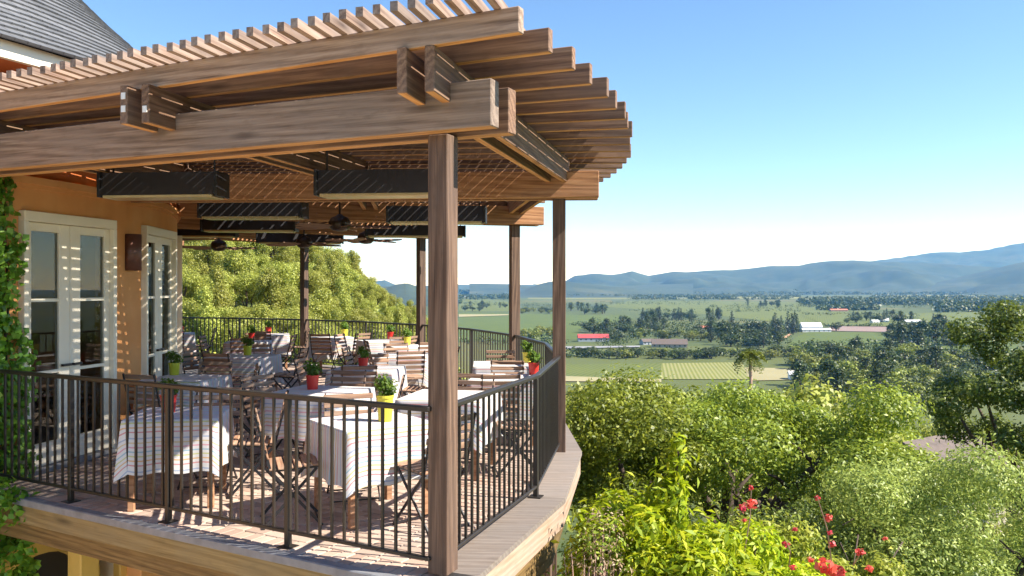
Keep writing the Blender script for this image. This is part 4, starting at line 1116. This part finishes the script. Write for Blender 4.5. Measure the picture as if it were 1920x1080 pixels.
# ------------------------------------------------------------------ trees of the hillside and the valley
def tree_mesh(kind, seed, n, leaf, lm, h=1.0):
    """One mesh, base at the origin, about h metres tall: trunk and leaf faces in two material slots."""
    rs = random.Random(seed); rg = np.random.default_rng(seed)
    cl = []
    if kind == 'oak':
        while len(cl) < 22:
            x, y, z = rs.uniform(-1, 1), rs.uniform(-1, 1), rs.uniform(-0.75, 1)
            if not 0.25 < x * x + y * y + z * z < 1: continue
            c = rs.uniform(.11, .2) * h; cl.append((x * .46 * h, y * .46 * h, h * .55 + z * .34 * h, c * 1.2, c * 1.2, c * .85))
    elif kind == 'tall':
        for i in range(20):
            t = rs.random(); w = .22 * h * math.sin(math.pi * (0.15 + .8 * t)); a = rs.uniform(0, 6.3); c = rs.uniform(.07, .13) * h
            cl.append((w * math.cos(a) * rs.uniform(.3, 1), w * math.sin(a) * rs.uniform(.3, 1), h * (.2 + .72 * t), c, c, c * 1.2))
    else:   # conifer
        for i in range(26):
            t = i / 25; w = .21 * h * (1 - t) + .012 * h; a = i * 2.4; c = (.05 + .07 * (1 - t)) * h
            cl.append((w * .75 * math.cos(a), w * .75 * math.sin(a), h * (.12 + .84 * t), c, c, c * .6))
    P, N = clump_points(cl, n, rg, .5)
    Vv, Qq = leaves(P, N, rg.uniform(.7, 1.4, n) * leaf, .75, rng=rg)
    sv, sf = limbs((0, 0, -0.06 * h), [(c[0] * .6, c[1] * .6, c[2]) for c in rs.sample(cl, 4)], .022 * h, rs, .03 * h)
    sq = [q for q in sf if len(q) == 4]
    off = len(Vv)
    Va = np.concatenate([Vv, np.array(sv)]); Qa = np.concatenate([Qq, np.array(sq) + off])
    return np_mesh('tree', Va, Qa, [lm, BARK], mi=[0] * len(Qq) + [1] * len(sq))

HILL = [tree_mesh('oak', 100 + i, 9000, 0.21, LF_HILL, 7.0) for i in range(4)] + [tree_mesh('tall', 110 + i, 7000, 0.21, LF_HILL, 9.0) for i in range(2)]
rs = random.Random(41); hill_n = 0
names_hill = 'olive green tree among the trees covering the wooded hillside'
cand = []
for _ in range(4000):
    if len(cand) >= 295: break
    p = rs.uniform(325, 850); D = rs.uniform(75, 185)
    X, Y = (p - 960) / F * D, D; z = ground(X, Y)
    yy = HY + (EYE - z - 5) * F / D
    if p > 860 or yy > 615: continue
    if any(math.hypot(X - q[0], Y - q[1]) < 3.5 for q in cand): continue
    cand.append((X, Y, z, p, D))
for X, Y, z, p, D in cand:
    me = HILL[rs.randrange(6)]; s_ = rs.uniform(.5, .85) * (0.8 if p > 660 else 1)
    o = bpy.data.objects.new('hillside_tree', me); link(o, None, T(X, Y, z - .2, rs.uniform(0, 6.28)) @ Matrix.Scale(s_, 4))
    tag(o, names_hill, 'tree', 'trees covering the wooded hillside'); hill_n += 1

FAR = {'oak': [tree_mesh('oak', 200 + i, 900, 0.9, LF_FAR, 11.0) for i in range(4)],
       'pale': [tree_mesh('oak', 210 + i, 900, 0.85, LF_FARL, 10.0) for i in range(4)],
       'cone': [tree_mesh('cone', 220 + i, 700, 0.9, LF_CONE, 20.0) for i in range(3)],
       'tall': [tree_mesh('tall', 230 + i, 800, 0.8, LF_FAR, 16.0) for i in range(3)]}
def grove(x0, x1, y0, y1, n, kinds, label, group, smin=.7, smax=1.15, gap=5.0, seed=0):
    rs = random.Random(seed + 300); pts = []; tries = 0
    while len(pts) < n and tries < n * 60:
        tries += 1
        x, y = rs.uniform(x0, x1), rs.uniform(y0, y1); X, Y, _ = px(x, y, z=ZV)
        if any(math.hypot(X - a, Y - b) < gap for a, b in pts): continue
        pts.append((X, Y))
        me = rs.choice(FAR[rs.choice(kinds)]); s_ = rs.uniform(smin, smax)
        o = bpy.data.objects.new('valley_tree', me); link(o, None, T(X, Y, ground(X, Y) - .1, rs.uniform(0, 6.28)) @ Matrix.Diagonal((s_ * 1.55, s_ * 1.55, s_ * 1.2, 1) if me not in FAR['cone'] else (s_ * 1.1, s_ * 1.1, s_ * 1.15, 1)))
        tag(o, label, 'tree', group)
grove(1066, 1500, 664, 674, 48, ['oak', 'oak', 'pale'], 'dark leafy tree in the belt along the near vineyard', 'tree belt along the near vineyard', .5, .78, 6, 1)
grove(1105, 1250, 612, 628, 24, ['oak', 'oak', 'tall'], 'dark tree in the grove behind the red-roofed barn', 'grove behind the red-roofed barn', .8, 1.15, 9, 2)
grove(1150, 1330, 630, 641, 18, ['oak', 'pale'], 'green tree beside the long brown-roofed farmhouse', 'trees around the long farmhouse', .6, .95, 8, 3)
grove(1205, 1310, 596, 606, 22, ['oak', 'tall', 'cone'], 'dark tree in the grove out in the pale vineyard', 'grove out in the pale vineyard', .8, 1.2, 10, 4)
grove(1325, 1470, 620, 652, 44, ['oak', 'oak', 'tall', 'cone'], 'dark tree in the big grove left of the white farmhouse', 'big grove left of the white farmhouse', .85, 1.25, 9, 5)
grove(1476, 1496, 622, 628, 5, ['cone'], 'tall dark conifer standing next to the white farmhouse', 'conifers next to the white farmhouse', .95, 1.25, 8, 6)
grove(1325, 1358, 594, 600, 7, ['cone', 'tall'], 'dark conifer in the small clump in the pale vineyard', 'small conifer clump in the pale vineyard', .9, 1.2, 9, 7)
grove(1668, 1790, 624, 660, 26, ['oak', 'tall'], 'dark tree in the wood left of the dark oak', 'wood left of the dark oak', 1.0, 1.5, 9, 8)
grove(1600, 1715, 600, 606, 16, ['tall', 'oak', 'cone'], 'dark tree around the small white-roofed sheds', 'trees around the small white-roofed sheds', .7, 1.1, 10, 9)
grove(1398, 1465, 573, 577, 10, ['oak', 'tall'], 'far dark tree in the row beyond the pale vineyard', 'tree row beyond the pale vineyard', .9, 1.3, 14, 10)
grove(1064, 1135, 582, 590, 14, ['oak', 'tall'], 'dark tree in the row right of the curved-corner post', 'tree row right of the corner post', .9, 1.3, 12, 11)
grove(978, 1060, 583, 588, 26, ['pale', 'oak'], 'small tree in the orchard seen between two posts', 'orchard between two posts', .7, .95, 11, 12)
grove(1490, 1770, 668, 760, 60, ['pale', 'oak', 'pale', 'tall'], 'green tree in the mixed wood at the foot of the slope', 'mixed wood at the foot of the slope', .8, 1.2, 8, 13)
grove(1770, 1910, 672, 745, 18, ['oak', 'pale'], 'green tree in the wood seen through the dark oak', 'wood seen through the dark oak', .9, 1.2, 9, 14)
grove(868, 956, 576, 584, 10, ['oak', 'tall'], 'dark tree between the two nearest posts', 'trees between the two nearest posts', .8, 1.2, 14, 15)
grove(980, 1045, 625, 640, 7, ['pale'], 'thin pale tree between the corner posts, in the field', 'thin pale trees in the field', .9, 1.2, 10, 16)
for x, y, k, s_, lb in [(1308, 622, 'oak', 1.15, 'round dark tree alone right of the barn grove'), (1568, 625 - 4, 'oak', 1.3, 'round dark tree beside the white farmhouse'), (1588, 606, 'oak', .9, 'round tree alone in the field right of the white farmhouse'),
                    (1675, 640, 'oak', 1.35, 'round dark tree at the end of the fallow strip'), (1750, 612, 'cone', 1.0, 'single conifer at the back of the green field'), (900, 583, 'oak', 1.2, 'dark tree clump alone in the field left of the slim post'), (1095, 618, 'pale', .8, 'small tree left of the red-roofed barn')]:
    X, Y, _ = px(x, y, z=ZV); o = bpy.data.objects.new('valley_tree', FAR[k][0]); link(o, None, T(X, Y, ZV - .1) @ Matrix.Scale(s_, 4)); tag(o, lb, 'tree', 'single trees in the fields')

# far woods at the foot of the mountains: one mass
rg = np.random.default_rng(55); P, N, S = [], [], []
def band(x0, x1, y0, y1, n, h, w0=8, w1=20, ls=(5, 9)):
    for _ in range(n):
        x, y = rg.uniform(x0, x1), rg.uniform(y0, y1); X, Y, _z = px(x, y, z=ZV); hh = h * rg.uniform(.5, 1.2); w = rg.uniform(w0, w1)
        k = 16
        D = rg.normal(0, 1, (k, 3)); D /= np.linalg.norm(D, axis=1)[:, None]
        P.append(np.array([X, Y, ZV + hh * .5]) + D * np.array([w, w, hh * .5])); N.append(D + [0, 0, .4]); S.append(np.full(k, rg.uniform(*ls)))
band(860, 1930, 548.8, 550.8, 1900, 30, 14, 34, (8, 14)); band(980, 1930, 551, 553.2, 1500, 22, 10, 24, (6, 10)); band(1500, 1930, 565, 572, 650, 20); band(1060, 1500, 555.5, 557.5, 420, 16, 8, 18, (5, 8)); band(1110, 1330, 604, 638, 170, 9, 3, 8, (1.5, 2.6)); band(1120, 1180, 640, 650, 26, 7, 3, 6, (1.3, 2.2)); band(1640, 1930, 557, 559, 180, 16)
band(1540, 1640, 579, 582, 70, 14); band(860, 960, 557, 562, 160, 20); band(1180, 1480, 560.5, 562, 120, 14); band(1760, 1930, 572, 586, 380, 18); band(640, 860, 556, 570, 220, 16)
for a_ in [(1068, 1500, 664, 672, 110, 6), (1110, 1300, 612, 622, 60, 9), (1205, 1310, 590, 602, 60, 12), (1330, 1480, 606, 650, 150, 11), (980, 1130, 570, 584, 110, 10), (1480, 1780, 652, 700, 150, 8), (1670, 1800, 612, 650, 90, 10), (1590, 1720, 594, 602, 60, 9), (1130, 1330, 566, 572, 70, 11), (1330, 1500, 574, 580, 60, 10), (870, 960, 568, 576, 50, 10), (1780, 1930, 600, 690, 120, 9), (1180, 1500, 582, 585, 70, 7), (1500, 1700, 589, 592, 50, 7), (1480, 1760, 650, 658, 70, 7), (1060, 1300, 608, 612, 40, 6), (1530, 1720, 611, 613, 30, 5), (860, 1060, 640, 646, 40, 7), (1480, 1930, 573, 578, 160, 10)]:
    band(*a_, 3, 8, (1.5, 2.6))
Vv, Qq = leaves(np.concatenate(P), np.concatenate(N), np.concatenate(S), .8, rng=rg)
obj('far_woods', np_mesh('far_woods', Vv, Qq, LF_FAR), kind='stuff')

# undergrowth on the slopes that fills between the trees
P, N, S = [], [], []
for _ in range(5200):
    if rg.random() < .45: p, D = rg.uniform(300, 1000), rg.uniform(60, 200)
    else: p, D = rg.uniform(1000, 2050), rg.uniform(30, 330) ** 1.0
    X, Y = (p - 960) / F * D, D; z = ground(X, Y); k = 9
    d_ = rg.normal(0, 1, (k, 3)); d_ /= np.linalg.norm(d_, axis=1)[:, None]; w = rg.uniform(.5, 1.3) * (1 + D / 250)
    P.append(np.array([X, Y, z + w * .4]) + d_ * np.array([w, w, w * .6])); N.append(d_ + [0, 0, .6]); S.append(np.full(k, .35 + D / 500))
Vv, Qq = leaves(np.concatenate(P), np.concatenate(N), np.concatenate(S), .7, rng=rg)
obj('undergrowth', np_mesh('undergrowth', Vv, Qq, LF_HILL), kind='stuff')

# trees on the slope to the right, between the garden and the valley
rs = random.Random(77); sl_ = []
SLM = [tree_mesh('oak', 300 + i, 3600, 0.36, [LF_OAK, LF_HILL, LF_FARL][i], 8.0) for i in range(3)]
for _ in range(900):
    p, D = rs.uniform(1060, 1960), rs.uniform(48, 330); X, Y = (p - 960) / F * D, D; z = ground(X, Y)
    if 1640 < p < 1850 and D < 75: continue
    if any(math.hypot(X - a, Y - b) < 5 + D * .028 for a, b in sl_): continue
    yt = HY + (EYE - z - 7.5) * F / D
    if yt < 686: continue
    sl_.append((X, Y)); o = bpy.data.objects.new('slope_tree', SLM[rs.randrange(3)]); s_ = rs.uniform(.7, 1.05)
    link(o, None, T(X, Y, z - .2, rs.uniform(0, 6.28)) @ Matrix.Scale(s_, 4)); tag(o, 'green tree on the slope below the garden, behind the oaks', 'tree', 'trees on the slope below the garden')

# palm
PX, PY = (1407 - 960) / F * 118, 118.0; pz = ground(PX, PY); ptop = EYE - (664 - HY) * PY / F
pm = empty('palm_tree', T(PX, PY, pz), label='tall palm rising above the broad oak, before the vineyard', cat='tree')
obj('trunk', mesh('trunk', *tube([(0, 0, -.3), (.1, 0, (ptop - pz) * .5), (.0, 0, ptop - pz)], [.32, .24, .22], 9), TWIG), pm, T(PX, PY, pz))
fvs = []
rs = random.Random(9); rg = np.random.default_rng(9); P, N = [], []
for i in range(34):
    a = i * 2.4; el = rs.uniform(-.5, 1.1)
    for k in range(1, 14):
        t = k / 13 * 2.3; z = ptop - pz + math.sin(el) * t - .28 * t * t; r_ = math.cos(el) * t
        for s_ in (-1, 1):
            P.append((r_ * math.cos(a) - s_ * .16 * math.sin(a), r_ * math.sin(a) + s_ * .16 * math.cos(a), z - .05)); N.append((0, 0, 1))
Vv, Qq = leaves(np.array(P), np.array(N, float), 0.62, .3, rng=rg, droop=.6)
obj('crown', np_mesh('crown', Vv, Qq, LF_PALM), pm, T(PX, PY, pz), kind='stuff')

# ------------------------------------------------------------------ valley buildings
ROOF_RED = simple('red_metal_roof', (0.50, 0.075, 0.07), 0.5, .1, .3); ROOF_BROWN = simple('brown_shingle_roof', (0.13, 0.10, 0.085), .85, .3, 3.0)
ROOF_WHITE = simple('white_roof', (0.72, 0.72, 0.72), .5, .05, .3); WALL_WHITE = simple('white_wall', (0.75, 0.75, 0.74), .7, .05, .3)
WALL_BLUE = simple('pale_grey_wall', (0.36, 0.39, 0.43), .7, .08, .3); WALL_TAN = simple('tan_wall', (0.40, 0.34, 0.28), .8, .1, .3); ROOF_ORANGE = simple('orange_roof', (0.5, 0.16, 0.09), .7, .1, .3)
def building(name, label, X, Y, zg, w, dp, h, rise, rz, wm, rm, nwin=4, eave=.5, ridge_x=True, chimney=False):
    M = T(X, Y, zg, rz); b = empty(name, M, label=label, cat='building')
    v, f = prism([(-w / 2, -dp / 2), (w / 2, -dp / 2), (w / 2, dp / 2), (-w / 2, dp / 2)], -1.0, h)
    o = len(v); v += [(-w / 2 + .01, 0, h + rise * .96), (w / 2 - .01, 0, h + rise * .96)]; f += [(5, 6, o + 1), (7, 4, o)]
    wall_ = obj('wall', mesh('wall', v, f, wm), b, M)
    e = eave; ez = h - rise * e / (dp / 2)
    rv = []
    for t in (0.0, .22): rv += [(-w / 2 - e, -dp / 2 - e, ez + t), (w / 2 + e, -dp / 2 - e, ez + t), (w / 2 + e, 0, h + rise + t), (-w / 2 - e, 0, h + rise + t), (w / 2 + e, dp / 2 + e, ez + t), (-w / 2 - e, dp / 2 + e, ez + t)]
    rf = [(0, 3, 2, 1), (3, 5, 4, 2), (6, 7, 8, 9), (9, 8, 10, 11), (0, 1, 7, 6), (4, 5, 11, 10), (1, 2, 8, 7), (2, 4, 10, 8), (5, 3, 9, 11), (3, 0, 6, 9)]
    r_ = obj('roof', mesh('roof', rv, rf, rm), b, M)
    if chimney: box('chimney', .7, .7, 1.6, WALL_TAN, r_, M @ T(w * .2, dp * .15, h + rise + .3))
    for i in range(nwin):
        x = -w / 2 + (i + .5) * w / nwin
        if nwin > 2 and i == nwin // 2: box('door', min(1.2, w / nwin * .5), .08, min(2.2, h * .8), GLASS_FAR, b, M @ T(x, -dp / 2 - .02, min(2.2, h * .8) / 2))
        else: box('window', min(1.6, w / nwin * .5), .08, min(1.3, h * .4), GLASS_FAR, b, M @ T(x, -dp / 2 - .02, h * .55))
X, Y, _ = px(1112, 640, z=ZV); building('barn', 'long barn with bright red roof in the valley', X, Y, ZV, 33, 12, 4.2, 3.6, 0.02, WALL_BLUE, ROOF_RED, 6)
X, Y, _ = px(1255, 651, z=ZV); building('farmhouse', 'long brown-roofed farmhouse among trees in the valley', X, Y, ZV, 34, 12, 3.4, 4.6, -0.12, WALL_TAN, ROOF_BROWN, 7, chimney=True)
X, Y, _ = px(1215, 647, z=ZV); building('shed', 'small grey shed at the left end of the long farmhouse', X, Y + 8, ZV, 12, 9, 3.2, 2.6, .3, WALL_BLUE, ROOF_BROWN, 3)
X, Y, _ = px(1524, 622, z=ZV); building('farmhouse', 'white farmhouse with white roof in the green field', X, Y + 8, ZV, 27, 11, 6.5, 5.2, 0.1, WALL_WHITE, ROOF_WHITE, 5)
building('shed', 'low white wing in front of the white farmhouse', X + 2, Y - 6, ZV, 38, 6, 3.0, 1.6, 0.05, WALL_WHITE, ROOF_WHITE, 6)
X, Y, _ = px(1640, 606, z=ZV); building('shed', 'small white-roofed shed left in the field trees', X, Y, ZV, 12, 8, 3.2, 2.2, .2, WALL_WHITE, ROOF_WHITE, 2)
X, Y, _ = px(1658, 604.5, z=ZV); building('shed', 'small white-roofed shed in the middle of the field trees', X, Y, ZV, 13, 8, 3.6, 3.4, -.3, WALL_WHITE, ROOF_WHITE, 2)
X, Y, _ = px(1711, 606, z=ZV); building('shed', 'long white-roofed shed right of the field trees', X, Y, ZV, 26, 8, 3.2, 2.2, .05, WALL_WHITE, ROOF_WHITE, 4)
X, Y, _ = px(1572, 584, z=ZV); building('farmhouse', 'far low building with orange roof beyond the vineyard', X, Y, ZV, 40, 14, 3.5, 2.6, 0, WALL_TAN, ROOF_ORANGE, 5)
X, Y, _ = px(1505, 712, z=ZV); building('shed', 'white-roofed building just above the broad oak', X, Y, ZV + .3, 17, 9, 3.2, 2.0, -.15, WALL_WHITE, ROOF_WHITE, 3)
X, Y, _ = px(1700, 645, z=ZV); building('shed', 'small grey building by the wood left of the dark oak', X, Y, ZV, 14, 8, 3.0, 2.0, .2, WALL_BLUE, ROOF_WHITE, 3)
X, Y, _ = px(1322, 618, z=ZV); building('shed', 'small tan building left of the big grove', X, Y, ZV, 18, 9, 3.0, 2.2, 0, WALL_TAN, ROOF_ORANGE, 3)
Xr, Yr = (1752 - 960) / F * 46, 46.0; zr = EYE - (862 - HY) * 46 / F
building('neighbour_house', 'neighbouring house with brown shingle roof below the dark oak', Xr, Yr, ground(Xr, Yr) - .3, 5.4, 5.0, zr - ground(Xr, Yr) + .1, 1.3, .62, WALL_TAN, ROOF_BROWN, 3, chimney=False)

# ------------------------------------------------------------------ haze: the air of the valley
m, nt = new_mat('valley_haze'); g = G(nt)
pv = g.n('VolumePrincipled', {'Color': (0.12, 0.44, 1.0, 1), 'Absorption Color': (1, 1, 1, 1), 'Density': 0.000055, 'Anisotropy': 0.0})
nt.links.new(pv.outputs['Volume'], g.n('OutputMaterial').inputs['Volume'])
v, f = cube_vf(-15000, 15000, -15000, 15000, ZV - 1.5, 900)
obj('haze', mesh('haze', v, f, m), kind='stuff')
